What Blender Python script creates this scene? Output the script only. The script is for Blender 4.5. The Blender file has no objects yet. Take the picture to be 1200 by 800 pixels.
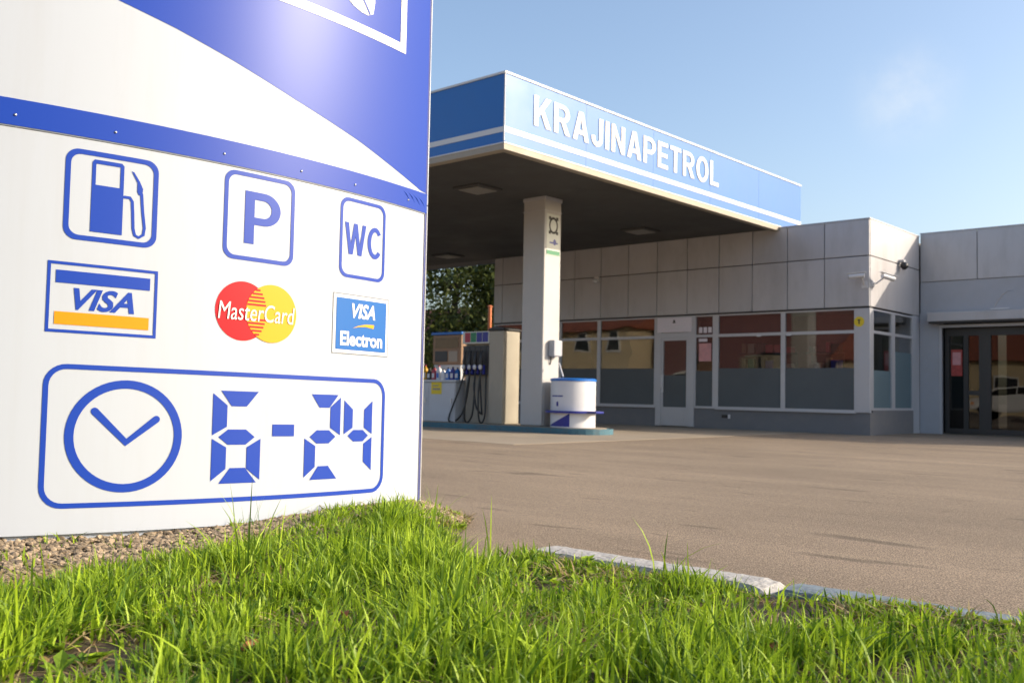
import bpy, bmesh, math, random
import numpy as np
from mathutils import Vector, Matrix
from mathutils.geometry import tessellate_polygon
random.seed(7); rng = np.random.default_rng(11)
S = bpy.context.scene
COL = S.collection
R_ = math.radians
V = Vector

# ------------------------------------------------------------------ camera
CAM = V((7.685, -19.379, 0.699))
YAW, PITCH, ROLL = 0.7313, 0.0536, 0.0197
FWD = V((-math.sin(YAW)*math.cos(PITCH), math.cos(YAW)*math.cos(PITCH), math.sin(PITCH)))
RT0 = V((math.cos(YAW), math.sin(YAW), 0)); UP0 = RT0.cross(FWD)
RT = math.cos(ROLL)*RT0 + math.sin(ROLL)*UP0
UP = -math.sin(ROLL)*RT0 + math.cos(ROLL)*UP0
cd = bpy.data.cameras.new('camera'); cam = bpy.data.objects.new('camera', cd); COL.objects.link(cam)
cam.matrix_world = Matrix(((RT.x, UP.x, -FWD.x, CAM.x), (RT.y, UP.y, -FWD.y, CAM.y), (RT.z, UP.z, -FWD.z, CAM.z), (0, 0, 0, 1)))
cd.sensor_width = 36; cd.lens = 36*1136.85/1200
cd.clip_start = 0.05; cd.clip_end = 2000
cd.dof.use_dof = True; cd.dof.focus_distance = 3.7; cd.dof.aperture_fstop = cd.lens/1000/0.0062
S.camera = cam
FH = V((-math.sin(YAW), math.cos(YAW), 0)); RH = V((math.cos(YAW), math.sin(YAW), 0))
def fromcs(x, y, z=0.0): return V((CAM.x, CAM.y, 0)) + RH*x + FH*y + V((0, 0, z))

# ------------------------------------------------------------------ light
SUN_AZ, SUN_EL = R_(36), R_(23)          # azimuth measured from +X towards +Y
sund = V((math.cos(SUN_AZ)*math.cos(SUN_EL), math.sin(SUN_AZ)*math.cos(SUN_EL), math.sin(SUN_EL)))
W = bpy.data.worlds.new('World'); S.world = W; W.use_nodes = True
nt = W.node_tree; nt.nodes.clear()
sky = nt.nodes.new('ShaderNodeTexSky'); sky.sky_type = 'NISHITA'; sky.sun_disc = False
sky.sun_elevation = SUN_EL; sky.sun_rotation = math.pi/2 - SUN_AZ
sky.air_density = 1.0; sky.dust_density = 3.4; sky.ozone_density = 1.6; sky.altitude = 100
bg = nt.nodes.new('ShaderNodeBackground'); bg.inputs[1].default_value = 0.15
wo = nt.nodes.new('ShaderNodeOutputWorld')
# one small faint cloud over the right of the station
L = nt.links.new
tc = nt.nodes.new('ShaderNodeTexCoord')
nz = nt.nodes.new('ShaderNodeTexNoise'); nz.inputs['Scale'].default_value = 16; nz.inputs['Detail'].default_value = 6; nz.inputs['Roughness'].default_value = 0.6
cdir = (FWD + RT*(1062-600)/1136.85 + UP*(400-112)/1136.85).normalized()
dt = nt.nodes.new('ShaderNodeVectorMath'); dt.operation = 'DISTANCE'; dt.inputs[1].default_value = cdir
mk = nt.nodes.new('ShaderNodeMapRange'); mk.interpolation_type = 'SMOOTHSTEP'; mk.inputs[1].default_value = 0.065; mk.inputs[2].default_value = 0.0
nr = nt.nodes.new('ShaderNodeMapRange'); nr.inputs[1].default_value = 0.35; nr.inputs[2].default_value = 0.7; nr.inputs[4].default_value = 0.45
mm = nt.nodes.new('ShaderNodeMath'); mm.operation = 'MULTIPLY'
mx = nt.nodes.new('ShaderNodeMixRGB'); mx.inputs[2].default_value = (3.6, 3.7, 3.75, 1)
L(tc.outputs['Generated'], nz.inputs[0]); L(tc.outputs['Generated'], dt.inputs[0]); L(dt.outputs['Value'], mk.inputs[0]); L(nz.outputs[0], nr.inputs[0])
L(mk.outputs[0], mm.inputs[0]); L(nr.outputs[0], mm.inputs[1]); L(mm.outputs[0], mx.inputs[0])
L(sky.outputs[0], mx.inputs[1]); L(mx.outputs[0], bg.inputs[0]); L(bg.outputs[0], wo.inputs[0])
sl = bpy.data.lights.new('sun', 'SUN'); sl.energy = 3.2; sl.angle = R_(0.53); sl.color = (1.0, 0.87, 0.70)
so = bpy.data.objects.new('sun', sl); COL.objects.link(so); so.location = (30, 20, 30)
so.rotation_euler = (-sund).to_track_quat('-Z', 'Y').to_euler()
vs = S.view_settings; vs.view_transform = 'Standard'; vs.look = 'None'; vs.exposure = 0.85; vs.gamma = 1; vs.use_curve_mapping = False

# ------------------------------------------------------------------ materials
MATS = {}
def mat(name, col, rough=0.6, metal=0.0, var=0.0, vscale=3.0, bump=0.0, bscale=40.0, spec=0.5, island=0.0, coat=0.0, dirt=None, coord='Object', emit=None):
    if name in MATS: return MATS[name]
    m = bpy.data.materials.new(name); m.use_nodes = True; t = m.node_tree; b = t.nodes['Principled BSDF']
    b.inputs['Base Color'].default_value = (*col, 1); b.inputs['Roughness'].default_value = rough; b.inputs['Metallic'].default_value = metal
    b.inputs['Specular IOR Level'].default_value = spec; b.inputs['Coat Weight'].default_value = coat
    if emit: b.inputs['Emission Color'].default_value = (*emit[0], 1); b.inputs['Emission Strength'].default_value = emit[1]
    co = t.nodes.new('ShaderNodeTexCoord')
    cur = None
    if var > 0 or island > 0:
        hsv = t.nodes.new('ShaderNodeHueSaturation'); hsv.inputs['Color'].default_value = (*col, 1)
        add = t.nodes.new('ShaderNodeMath'); add.operation = 'ADD'; add.inputs[0].default_value = 1.0; add.inputs[1].default_value = 0.0
        prev = None
        if var > 0:
            n = t.nodes.new('ShaderNodeTexNoise'); n.inputs['Scale'].default_value = vscale; n.inputs['Detail'].default_value = 8; n.inputs['Roughness'].default_value = 0.62
            t.links.new(co.outputs[coord], n.inputs['Vector'])
            mr = t.nodes.new('ShaderNodeMapRange'); mr.inputs[1].default_value = 0.3; mr.inputs[2].default_value = 0.7; mr.inputs[3].default_value = 1-var; mr.inputs[4].default_value = 1+var
            t.links.new(n.outputs[0], mr.inputs[0]); prev = mr.outputs[0]
            rr = t.nodes.new('ShaderNodeMapRange'); rr.inputs[1].default_value = 0.3; rr.inputs[2].default_value = 0.7; rr.inputs[3].default_value = max(0.02, rough*0.8); rr.inputs[4].default_value = min(1, rough*1.2)
            t.links.new(n.outputs[0], rr.inputs[0]); t.links.new(rr.outputs[0], b.inputs['Roughness'])
        if island > 0:
            g = t.nodes.new('ShaderNodeNewGeometry')
            mi = t.nodes.new('ShaderNodeMapRange'); mi.inputs[3].default_value = 1-island; mi.inputs[4].default_value = 1+island
            t.links.new(g.outputs['Random Per Island'], mi.inputs[0])
            if prev:
                mm = t.nodes.new('ShaderNodeMath'); mm.operation = 'MULTIPLY'; t.links.new(prev, mm.inputs[0]); t.links.new(mi.outputs[0], mm.inputs[1]); prev = mm.outputs[0]
            else: prev = mi.outputs[0]
        t.links.new(prev, hsv.inputs['Value']); cur = hsv.outputs[0]
    if dirt:
        dc, amount, dsc = dirt
        n2 = t.nodes.new('ShaderNodeTexNoise'); n2.inputs['Scale'].default_value = 1.0; n2.inputs['Detail'].default_value = 9; n2.inputs['Roughness'].default_value = 0.7
        mp2 = t.nodes.new('ShaderNodeMapping'); mp2.inputs['Scale'].default_value = dsc
        t.links.new(co.outputs[coord], mp2.inputs[0]); t.links.new(mp2.outputs[0], n2.inputs[0])
        r2 = t.nodes.new('ShaderNodeMapRange'); r2.inputs[1].default_value = 0.48; r2.inputs[2].default_value = 0.75; r2.inputs[4].default_value = amount
        t.links.new(n2.outputs[0], r2.inputs[0])
        mxx = t.nodes.new('ShaderNodeMixRGB'); mxx.inputs[1].default_value = (*col, 1); mxx.inputs[2].default_value = (*dc, 1)
        if cur: t.links.new(cur, mxx.inputs[1])
        t.links.new(r2.outputs[0], mxx.inputs[0]); cur = mxx.outputs[0]
    if cur: t.links.new(cur, b.inputs['Base Color'])
    if bump > 0:
        nb = t.nodes.new('ShaderNodeTexNoise'); nb.inputs['Scale'].default_value = bscale; nb.inputs['Detail'].default_value = 6
        t.links.new(co.outputs[coord], nb.inputs['Vector'])
        bp = t.nodes.new('ShaderNodeBump'); bp.inputs['Strength'].default_value = bump; bp.inputs['Distance'].default_value = 0.01
        t.links.new(nb.outputs[0], bp.inputs['Height']); t.links.new(bp.outputs[0], b.inputs['Normal'])
    MATS[name] = m
    return m
def glass(name, tint, refl=1.0, ior=1.5, rough=0.0):
    m = bpy.data.materials.new(name); m.use_nodes = True; t = m.node_tree; t.nodes.clear()
    o = t.nodes.new('ShaderNodeOutputMaterial'); tr = t.nodes.new('ShaderNodeBsdfTransparent'); tr.inputs[0].default_value = (*tint, 1)
    gl = t.nodes.new('ShaderNodeBsdfGlossy'); gl.inputs['Roughness'].default_value = rough
    fr = t.nodes.new('ShaderNodeFresnel'); gg = t.nodes.new('ShaderNodeNewGeometry'); mi = t.nodes.new('ShaderNodeMapRange'); mi.inputs[3].default_value = ior; mi.inputs[4].default_value = 1/ior
    t.links.new(gg.outputs['Backfacing'], mi.inputs[0]); t.links.new(mi.outputs[0], fr.inputs[0])
    mu = t.nodes.new('ShaderNodeMath'); mu.operation = 'MULTIPLY'; mu.use_clamp = True; mu.inputs[1].default_value = refl
    ms = t.nodes.new('ShaderNodeMixShader')
    t.links.new(fr.outputs[0], mu.inputs[0]); t.links.new(mu.outputs[0], ms.inputs[0]); t.links.new(tr.outputs[0], ms.inputs[1]); t.links.new(gl.outputs[0], ms.inputs[2]); t.links.new(ms.outputs[0], o.inputs[0])
    co = t.nodes.new('ShaderNodeTexCoord'); nb = t.nodes.new('ShaderNodeTexNoise'); nb.inputs['Scale'].default_value = 1.3; nb.inputs['Detail'].default_value = 1
    bp = t.nodes.new('ShaderNodeBump'); bp.inputs['Strength'].default_value = 0.05; bp.inputs['Distance'].default_value = 0.05
    t.links.new(co.outputs['Object'], nb.inputs[0]); t.links.new(nb.outputs[0], bp.inputs['Height']); t.links.new(bp.outputs[0], gl.inputs['Normal'])
    return m

M_signwhite = mat('sign white sheet', (0.385, 0.42, 0.475), 0.36, spec=0.22, dirt=((0.30, 0.29, 0.27), 0.14, (9, 9, 0.7)))
M_signblue = mat('sign blue film', (0.010, 0.044, 0.31), 0.36, spec=0.17)
M_signred = mat('sign red film', (0.50, 0.004, 0.012), 0.36, spec=0.14)
M_signyel = mat('sign yellow film', (0.56, 0.30, 0.015), 0.36, spec=0.14)
M_signora = mat('sign orange film', (0.60, 0.23, 0.008), 0.36, spec=0.14)
M_signcyan = mat('sign light blue film', (0.015, 0.11, 0.36), 0.36, spec=0.14)
M_letter = mat('sign white film', (0.6, 0.6, 0.6), 0.42, spec=0.25)
M_outline = mat('grey film edge', (0.10, 0.12, 0.15), 0.5)
M_alu = mat('anodised aluminium', (0.62, 0.62, 0.63), 0.38, 0.6, var=0.05)
M_rivet = mat('rivet steel', (0.5, 0.5, 0.52), 0.3, 0.9)
M_fascia = mat('canopy blue sheet', (0.002, 0.115, 0.40), 0.40, spec=0.48, var=0.05, vscale=1.2)
M_fwhite = mat('canopy white sheet', (0.58, 0.58, 0.57), 0.45, var=0.03)
M_trim = mat('canopy trim', (0.32, 0.28, 0.22), 0.6, var=0.08)
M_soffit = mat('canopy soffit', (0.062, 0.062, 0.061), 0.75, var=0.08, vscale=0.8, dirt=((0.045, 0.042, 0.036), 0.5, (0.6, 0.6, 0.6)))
M_roof = mat('roof felt', (0.16, 0.155, 0.15), 0.9, var=0.2)
M_colpaint = mat('column paint', (0.44, 0.43, 0.415), 0.5, var=0.04, dirt=((0.42, 0.38, 0.32), 0.28, (2.2, 2.2, 0.6)))
M_clad = mat('composite cladding', (0.46, 0.448, 0.455), 0.42, 0.08, var=0.035, vscale=0.9, island=0.07, bump=0.25, bscale=1.6, dirt=((0.26, 0.24, 0.22), 0.45, (1.6, 1.6, 0.45)))
M_gap = mat('dark joint', (0.05, 0.048, 0.045), 0.8)
M_plinth = mat('grey plinth', (0.17, 0.17, 0.18), 0.7, var=0.08, dirt=((0.28, 0.25, 0.2), 0.3, (2, 2, 3)))
M_plaster = mat('painted plaster', (0.40, 0.41, 0.44), 0.75, var=0.05, dirt=((0.36, 0.34, 0.32), 0.35, (1.5, 1.5, 1.0)), bump=0.15, bscale=60)
M_frame = mat('window frame alu', (0.47, 0.47, 0.49), 0.42, 0.2, var=0.04)
M_darkframe = mat('dark door frame', (0.03, 0.03, 0.03), 0.4)
M_glass = glass('window glass', (0.78, 0.80, 0.80), 1.5)
M_glassdark = glass('door glass', (0.26, 0.27, 0.26), 1.3)
M_film = mat('frosted film', (0.115, 0.125, 0.13), 0.7, spec=0.2, var=0.08, vscale=1.5)
M_filmside = mat('pale frosted film', (0.12, 0.17, 0.195), 0.8, spec=0.12, var=0.08)
M_interior = mat('interior wall', (0.35, 0.33, 0.30), 0.8)
M_red = mat('red shop fittings', (0.16, 0.05, 0.052), 0.55, var=0.1)
M_floor = mat('shop floor', (0.3, 0.28, 0.26), 0.4)
M_white = mat('white enamel', (0.60, 0.60, 0.62), 0.38, var=0.03)
M_paper = mat('paper notice', (0.72, 0.66, 0.70), 0.6)
M_pink = mat('pink poster', (0.62, 0.30, 0.30), 0.6, var=0.15, vscale=9)
M_redposter = mat('red poster', (0.40, 0.06, 0.05), 0.6, var=0.3, vscale=14)
M_yellow = mat('yellow sticker', (0.75, 0.55, 0.02), 0.5)
M_black = mat('black rubber', (0.012, 0.012, 0.012), 0.5)
M_blackp = mat('black plastic', (0.02, 0.02, 0.022), 0.4)
M_beige = mat('pump beige panel', (0.34, 0.305, 0.24), 0.5, var=0.06, dirt=((0.25, 0.21, 0.16), 0.3, (3, 3, 1)))
M_cab = mat('cabinet grey', (0.50, 0.51, 0.53), 0.5, var=0.05)
M_blue = mat('blue enamel', (0.015, 0.14, 0.48), 0.35, var=0.04)
M_navy = mat('navy enamel', (0.012, 0.02, 0.22), 0.4)
M_teal = mat('worn teal kerb paint', (0.06, 0.15, 0.19), 0.75, var=0.2, vscale=9, dirt=((0.12, 0.12, 0.12), 0.8, (3, 3, 3)), bump=0.3, bscale=50)
M_concrete = mat('concrete', (0.30, 0.245, 0.18), 0.85, var=0.12, vscale=1.1, bump=0.2, bscale=70, dirt=((0.2, 0.18, 0.15), 0.4, (0.6, 1.2, 1)))
M_kerbw = mat('worn white kerb paint', (0.40, 0.385, 0.36), 0.85, var=0.1, vscale=18, bump=0.6, bscale=70, dirt=((0.12, 0.105, 0.09), 0.95, (42, 42, 42)))
M_kerbb = mat('worn blue kerb paint', (0.155, 0.195, 0.225), 0.85, var=0.15, vscale=18, bump=0.6, bscale=70, dirt=((0.10, 0.10, 0.10), 0.9, (36, 36, 36)))
M_screen = mat('pump screen', (0.09, 0.07, 0.05), 0.15)
M_kerbold = mat('old dark kerb', (0.15, 0.13, 0.11), 0.9, var=0.3, vscale=14, bump=0.8, bscale=50)
M_soil = mat('soil', (0.075, 0.05, 0.03), 0.95, var=0.35, vscale=14, bump=0.8, bscale=45)
M_bark = mat('bark', (0.07, 0.05, 0.035), 0.9, var=0.3, vscale=8, bump=0.5)
M_cream = mat('cream render', (0.50, 0.41, 0.26), 0.85, var=0.06)
M_brown = mat('brown render', (0.30, 0.19, 0.12), 0.85, var=0.1)
M_redwall = mat('red render', (0.16, 0.075, 0.075), 0.85, var=0.12)
M_tile = mat('roof tile', (0.28, 0.09, 0.05), 0.8, var=0.25, vscale=10)
M_winpane = mat('far window pane', (0.03, 0.035, 0.04), 0.1)
M_carpaint = mat('white car paint', (0.75, 0.75, 0.75), 0.25, coat=0.6)
M_carglass = mat('car glass', (0.02, 0.02, 0.022), 0.05)
M_lamp = mat('headlight glass', (0.8, 0.8, 0.78), 0.1)
M_amber = mat('amber lens', (0.8, 0.25, 0.02), 0.25)
M_chrome = mat('chrome', (0.75, 0.75, 0.75), 0.18, 1.0)
M_orange = mat('orange pole paint', (0.62, 0.17, 0.05), 0.5)
M_diffuser = mat('lamp diffuser', (0.20, 0.195, 0.18), 0.4)
M_green = mat('green label', (0.03, 0.20, 0.09), 0.5)
M_redlab = mat('red label', (0.35, 0.03, 0.05), 0.5)
M_leafdry = mat('dry leaf', (0.30, 0.12, 0.035), 0.8, var=0.2, vscale=30)
M_pebble = mat('pebbles', (0.255, 0.192, 0.125), 0.85, island=0.5, var=0.15, vscale=60)
M_stickerpale = mat('column notice', (0.55, 0.57, 0.52), 0.5)

def foliage(name, c0, c1, trans=0.35):
    m = bpy.data.materials.new(name); m.use_nodes = True; t = m.node_tree; b = t.nodes['Principled BSDF']; o = t.nodes['Material Output']
    g = t.nodes.new('ShaderNodeNewGeometry'); r = t.nodes.new('ShaderNodeValToRGB')
    r.color_ramp.elements[0].color = (*c0, 1); r.color_ramp.elements[1].color = (*c1, 1)
    t.links.new(g.outputs['Random Per Island'], r.inputs[0])
    b.inputs['Roughness'].default_value = 0.5; b.inputs['Specular IOR Level'].default_value = 0.35
    t.links.new(r.outputs[0], b.inputs['Base Color'])
    tl = t.nodes.new('ShaderNodeBsdfTranslucent'); t.links.new(r.outputs[0], tl.inputs[0])
    ms = t.nodes.new('ShaderNodeMixShader'); ms.inputs[0].default_value = trans
    t.links.new(b.outputs[0], ms.inputs[1]); t.links.new(tl.outputs[0], ms.inputs[2]); t.links.new(ms.outputs[0], o.inputs[0])
    return m
M_grass = foliage('grass blades', (0.04, 0.115, 0.008), (0.42, 0.57, 0.03), 0.36)
M_straw = foliage('dead grass', (0.20, 0.13, 0.05), (0.42, 0.33, 0.15), 0.2)
M_leaf = foliage('tree leaves', (0.03, 0.05, 0.012), (0.15, 0.175, 0.035), 0.35)

def asphalt_mat():
    m = bpy.data.materials.new('asphalt'); m.use_nodes = True; t = m.node_tree; b = t.nodes['Principled BSDF']
    b.inputs['Roughness'].default_value = 0.85; b.inputs['Specular IOR Level'].default_value = 0.35
    co = t.nodes.new('ShaderNodeTexCoord')
    def noise(sc, det, rough, scale=(1, 1, 1), loc=(0, 0, 0)):
        mp = t.nodes.new('ShaderNodeMapping'); mp.inputs['Scale'].default_value = scale; mp.inputs['Location'].default_value = loc
        n = t.nodes.new('ShaderNodeTexNoise'); n.inputs['Scale'].default_value = sc; n.inputs['Detail'].default_value = det; n.inputs['Roughness'].default_value = rough
        t.links.new(co.outputs['Object'], mp.inputs[0]); t.links.new(mp.outputs[0], n.inputs[0]); return n.outputs[0]
    def rng_(v, a, b_, lo, hi):
        r = t.nodes.new('ShaderNodeMapRange'); r.inputs[1].default_value = a; r.inputs[2].default_value = b_; r.inputs[3].default_value = lo; r.inputs[4].default_value = hi
        t.links.new(v, r.inputs[0]); return r.outputs[0]
    def mul(a, b_):
        mm = t.nodes.new('ShaderNodeMath'); mm.operation = 'MULTIPLY'; t.links.new(a, mm.inputs[0]); t.links.new(b_, mm.inputs[1]); return mm.outputs[0]
    fine = rng_(noise(150, 2, 0.6), 0.36, 0.64, 0.4, 1.6)
    grit = rng_(noise(75, 4, 0.75), 0.3, 0.7, 0.66, 1.34)
    wide = rng_(noise(0.35, 6, 0.6), 0.3, 0.7, 0.86, 1.14)
    streak = rng_(noise(1.0, 6, 0.6, (0.22, 1.5, 1)), 0.35, 0.65, 0.88, 1.10)
    stain = rng_(noise(1.0, 4, 0.55, (0.75, 3.2, 1), (3.1, 1.7, 0)), 0.615, 0.69, 1.0, 0.58)
    light = rng_(noise(1.0, 3, 0.5, (0.05, 2.2, 1), (8.1, 4.2, 0)), 0.66, 0.70, 1.0, 1.18)
    mid = rng_(noise(28, 5, 0.8), 0.35, 0.65, 0.78, 1.22)
    spots = rng_(noise(1.0, 3, 0.5, (1.9, 6.5, 1), (1.3, 5.2, 0)), 0.655, 0.70, 1.0, 0.66)
    v = mul(mul(mul(mul(mul(mul(mul(fine, grit), wide), streak), stain), light), mid), spots)
    h = t.nodes.new('ShaderNodeHueSaturation'); h.inputs['Color'].default_value = (0.25, 0.189, 0.130, 1); t.links.new(v, h.inputs['Value'])
    t.links.new(h.outputs[0], b.inputs['Base Color'])
    bp = t.nodes.new('ShaderNodeBump'); bp.inputs['Strength'].default_value = 0.8; bp.inputs['Distance'].default_value = 0.008
    t.links.new(noise(140, 4, 0.7), bp.inputs['Height']); t.links.new(bp.outputs[0], b.inputs['Normal'])
    return m
M_asphalt = asphalt_mat()

# ------------------------------------------------------------------ helpers
class MB:
    def __init__(s): s.b = bmesh.new()
    def poly(s, pts):
        return s.b.faces.new([s.b.verts.new(p) for p in pts])
    def box(s, x0, x1, y0, y1, z0, z1, bev=0.0):
        r = bmesh.ops.create_cube(s.b, size=1.0); vs_ = r['verts']
        for v in vs_:
            v.co = ((x0+x1)/2 + v.co.x*(x1-x0), (y0+y1)/2 + v.co.y*(y1-y0), (z0+z1)/2 + v.co.z*(z1-z0))
        if bev > 0:
            es = list({e for v in vs_ for e in v.link_edges})
            bmesh.ops.bevel(s.b, geom=es, offset=bev, segments=2, affect='EDGES', profile=0.5)
        return s
    def cone(s, p0, p1, r0, r1=None, n=16):
        r1 = r0 if r1 is None else r1
        return s.tube([p0, p1], [r0, r1], n)
    def tube(s, pts, rad, n=8, cap=True):
        pts = [V(p) for p in pts]; k = len(pts); rad = rad if hasattr(rad, '__len__') else [rad]*k
        rings = []
        ref = V((0, 0, 1))
        for i, p in enumerate(pts):
            d = (pts[min(i+1, k-1)] - pts[max(i-1, 0)]).normalized()
            if abs(d.dot(ref)) > 0.95: ref = V((1, 0, 0)) if abs(d.x) < 0.9 else V((0, 1, 0))
            u = d.cross(ref).normalized(); w = d.cross(u)
            rings.append([s.b.verts.new(p + (u*math.cos(2*math.pi*j/n) + w*math.sin(2*math.pi*j/n))*rad[i]) for j in range(n)])
        for a, c in zip(rings, rings[1:]):
            for j in range(n): s.b.faces.new((a[j], a[(j+1) % n], c[(j+1) % n], c[j]))
        if cap: s.b.faces.new(rings[0][::-1]); s.b.faces.new(rings[-1])
        return s
    def lathe(s, prof, c=(0, 0, 0), n=40, a0=0, a1=2*math.pi):
        c = V(c); full = abs(a1-a0-2*math.pi) < 1e-6; m = n if full else n+1
        rings = []
        for r, z in prof:
            rings.append([s.b.verts.new(c + V((r*math.cos(a0+(a1-a0)*j/n), r*math.sin(a0+(a1-a0)*j/n), z))) for j in range(m)])
        for a, d in zip(rings, rings[1:]):
            for j in range(n):
                k = (j+1) % m
                s.b.faces.new((a[j], a[k], d[k], d[j]))
        if full:
            if prof[0][0] > 1e-5: s.b.faces.new(rings[0][::-1])
            if prof[-1][0] > 1e-5: s.b.faces.new(rings[-1])
        return s
    def prism(s, pts, vec):
        vec = V(vec); a = [s.b.verts.new(p) for p in pts]; c = [s.b.verts.new(V(p)+vec) for p in pts]; n = len(pts)
        s.b.faces.new(a[::-1]); s.b.faces.new(c)
        for i in range(n): s.b.faces.new((a[i], a[(i+1) % n], c[(i+1) % n], c[i]))
        return s
    def sphere(s, c, r, sub=2, sc=(1, 1, 1)):
        q = bmesh.ops.create_icosphere(s.b, subdivisions=sub, radius=r)
        for v in q['verts']: v.co = V((v.co.x*sc[0], v.co.y*sc[1], v.co.z*sc[2])) + V(c)
        return s
    def mesh(s, name, off=V((0, 0, 0)), smooth=False, weld=True):
        if weld: bmesh.ops.remove_doubles(s.b, verts=s.b.verts, dist=1e-5)
        bmesh.ops.recalc_face_normals(s.b, faces=s.b.faces)
        if off.length > 0: bmesh.ops.translate(s.b, verts=s.b.verts, vec=-off)
        me = bpy.data.meshes.new(name); s.b.to_mesh(me); s.b.free()
        if smooth:
            me.polygons.foreach_set('use_smooth', [True]*len(me.polygons))
            me.set_sharp_from_angle(angle=R_(38))
        return me
ROOT = {}
def base_of(o):
    while o.parent: o = o.parent
    return o.location.copy()
def build(mb, name, m, parent=None, smooth=False, loc=None, label=None):
    """link the collected shapes as one mesh object; as a child its coordinates follow its thing's base"""
    off = base_of(parent) if parent else (V(loc) if loc is not None else V((0, 0, 0)))
    me = mb.mesh(name, off, smooth); me.materials.append(m)
    o = bpy.data.objects.new(name, me); COL.objects.link(o)
    if parent: o.parent = parent
    elif loc is not None: o.location = loc
    if label: o['label'] = label
    return o
def tag(o, label=None, cat=None, group=None, kind=None):
    if label: o['label'] = label
    if cat: o['category'] = cat
    if group: o['group'] = group
    if kind: o['kind'] = kind
    return o
def thing(name, loc, label, cat, group=None):
    o = bpy.data.objects.new(name, None); COL.objects.link(o); o.location = loc; o.empty_display_size = 0.2
    return tag(o, label, cat, group)
def copy_tree(o, parent=None):
    c = o.copy(); COL.objects.link(c)
    if parent: c.parent = parent
    for ch in list(o.children): copy_tree(ch, c)
    return c
def structure(o): return tag(o, kind='structure')

def text2d(body, bold=0.0, spacing=1.0, shear=0.0):
    """outline lettering as a flat triangle mesh, normalised to cap height 1, left at 0"""
    cu = bpy.data.curves.new('lettering', 'FONT'); cu.body = body; cu.size = 1; cu.offset = bold; cu.space_character = spacing; cu.shear = shear
    cu.resolution_u = 4
    ob = bpy.data.objects.new('lettering', cu); COL.objects.link(ob)
    dg = bpy.context.evaluated_depsgraph_get(); me = bpy.data.meshes.new_from_object(ob.evaluated_get(dg))
    vs_ = [(v.co.x, v.co.y) for v in me.vertices]; fs = [tuple(p.vertices) for p in me.polygons]
    bpy.data.objects.remove(ob); bpy.data.curves.remove(cu); bpy.data.meshes.remove(me)
    x0 = min(v[0] for v in vs_); y0 = min(v[1] for v in vs_); x1 = max(v[0] for v in vs_); y1 = max(v[1] for v in vs_)
    return [((x-x0)/(x1-x0), (y-y0)/(y1-y0)) for x, y in vs_], fs
def text_fit(body, a0, a1, z0, z1, **k):
    vs_, fs = text2d(body, **k)
    return [(a0+x*(a1-a0), z0+y*(z1-z0)) for x, y in vs_], fs
def arc2(cx, cy, rx, ry, a0, a1, n=14):
    return [(cx+rx*math.cos(R_(a0+(a1-a0)*i/n)), cy+ry*math.sin(R_(a0+(a1-a0)*i/n))) for i in range(n+1)]
def glyph(c, s=.172):
    """plain bold grotesque capitals drawn as outlines: (advance width, loops)"""
    if c == 'I': return s, [[(0, 0), (s, 0), (s, 1), (0, 1)]]
    if c == 'L': return .55, [[(0, 0), (.55, 0), (.55, .155), (s, .155), (s, 1), (0, 1)]]
    if c == 'T': return .62, [[(.225, 0), (.395, 0), (.395, .845), (.62, .845), (.62, 1), (0, 1), (0, .845), (.225, .845)]]
    if c == 'E': return .57, [[(0, 0), (.57, 0), (.57, .155), (s, .155), (s, .43), (.53, .43), (.53, .58), (s, .58), (s, .845), (.56, .845), (.56, 1), (0, 1)]]
    if c == 'N': return .66, [[(0, 0), (s, 0), (s, .69), (.485, 0), (.66, 0), (.66, 1), (.49, 1), (.49, .31), (.175, 1), (0, 1)]]
    if c == 'K': return .70, [[(0, 0), (s, 0), (s, .31), (.28, .45), (.495, 0), (.70, 0), (.40, .59), (.685, 1), (.48, 1), (s, .54), (s, 1), (0, 1)]]
    if c == 'A': return .72, [[(0, 0), (.18, 0), (.235, .21), (.485, .21), (.54, 0), (.72, 0), (.46, 1), (.26, 1)], [(.272, .36), (.36, .76), (.448, .36)]]
    if c == 'J': return .53, [[(.36, 1), (.36, .32)] + arc2(.265, .30, .10, .155, 0, -180) + [(.16, .36), (0, .34)] + arc2(.265, .29, .265, .305, 180, 360) + [(.53, 1)]]
    if c == 'P': return .65, [[(0, 0), (s, 0), (s, .37), (.34, .37)] + arc2(.34, .685, .31, .315, -90, 90) + [(0, 1)], [(s, .515), (s, .85)] + arc2(.33, .6825, .15, .1675, 90, -90)]
    if c == 'R': return .69, [[(0, 0), (s, 0), (s, .40), (.30, .40), (.49, 0), (.69, 0), (.475, .42)] + arc2(.36, .70, .31, .30, -60, 90) + [(0, 1)], [(s, .545), (s, .85)] + arc2(.345, .6975, .15, .1525, 90, -90)]
    if c == 'O': return .74, [arc2(.37, .5, .37, .515, 0, 352, 44), arc2(.37, .5, .195, .36, 0, 350, 40)[::-1]]
    if c == 'C': return .70, [arc2(.37, .5, .37, .515, 38, 322, 36) + arc2(.37, .5, .195, .36, 316, 44, 32)]
    if c == 'W': return 1.0, [[(0, 1), (.2, 0), (.385, 0), (.5, .60), (.615, 0), (.80, 0), (1, 1), (.825, 1), (.71, .35), (.585, 1), (.415, 1), (.29, .35), (.175, 1)]]
def caps(body, a0, a1, z0, z1, gap=.13):
    x = 0; out = []; V_, F_ = [], []
    for c in body:
        w, loops = glyph(c); out.append((x, loops)); x += w+gap
    k = (a1-a0)/(x-gap)
    for xo, loops in out:
        lp = [[(a0+(px+xo)*k, z0+py*(z1-z0)) for px, py in l] for l in loops]
        vv, ff = tess(lp); n = len(V_); V_ += vv; F_ += [tuple(i+n for i in f) for f in ff]
    return V_, F_
def area2(p): return sum(p[i][0]*p[(i+1) % len(p)][1]-p[(i+1) % len(p)][0]*p[i][1] for i in range(len(p)))
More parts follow.
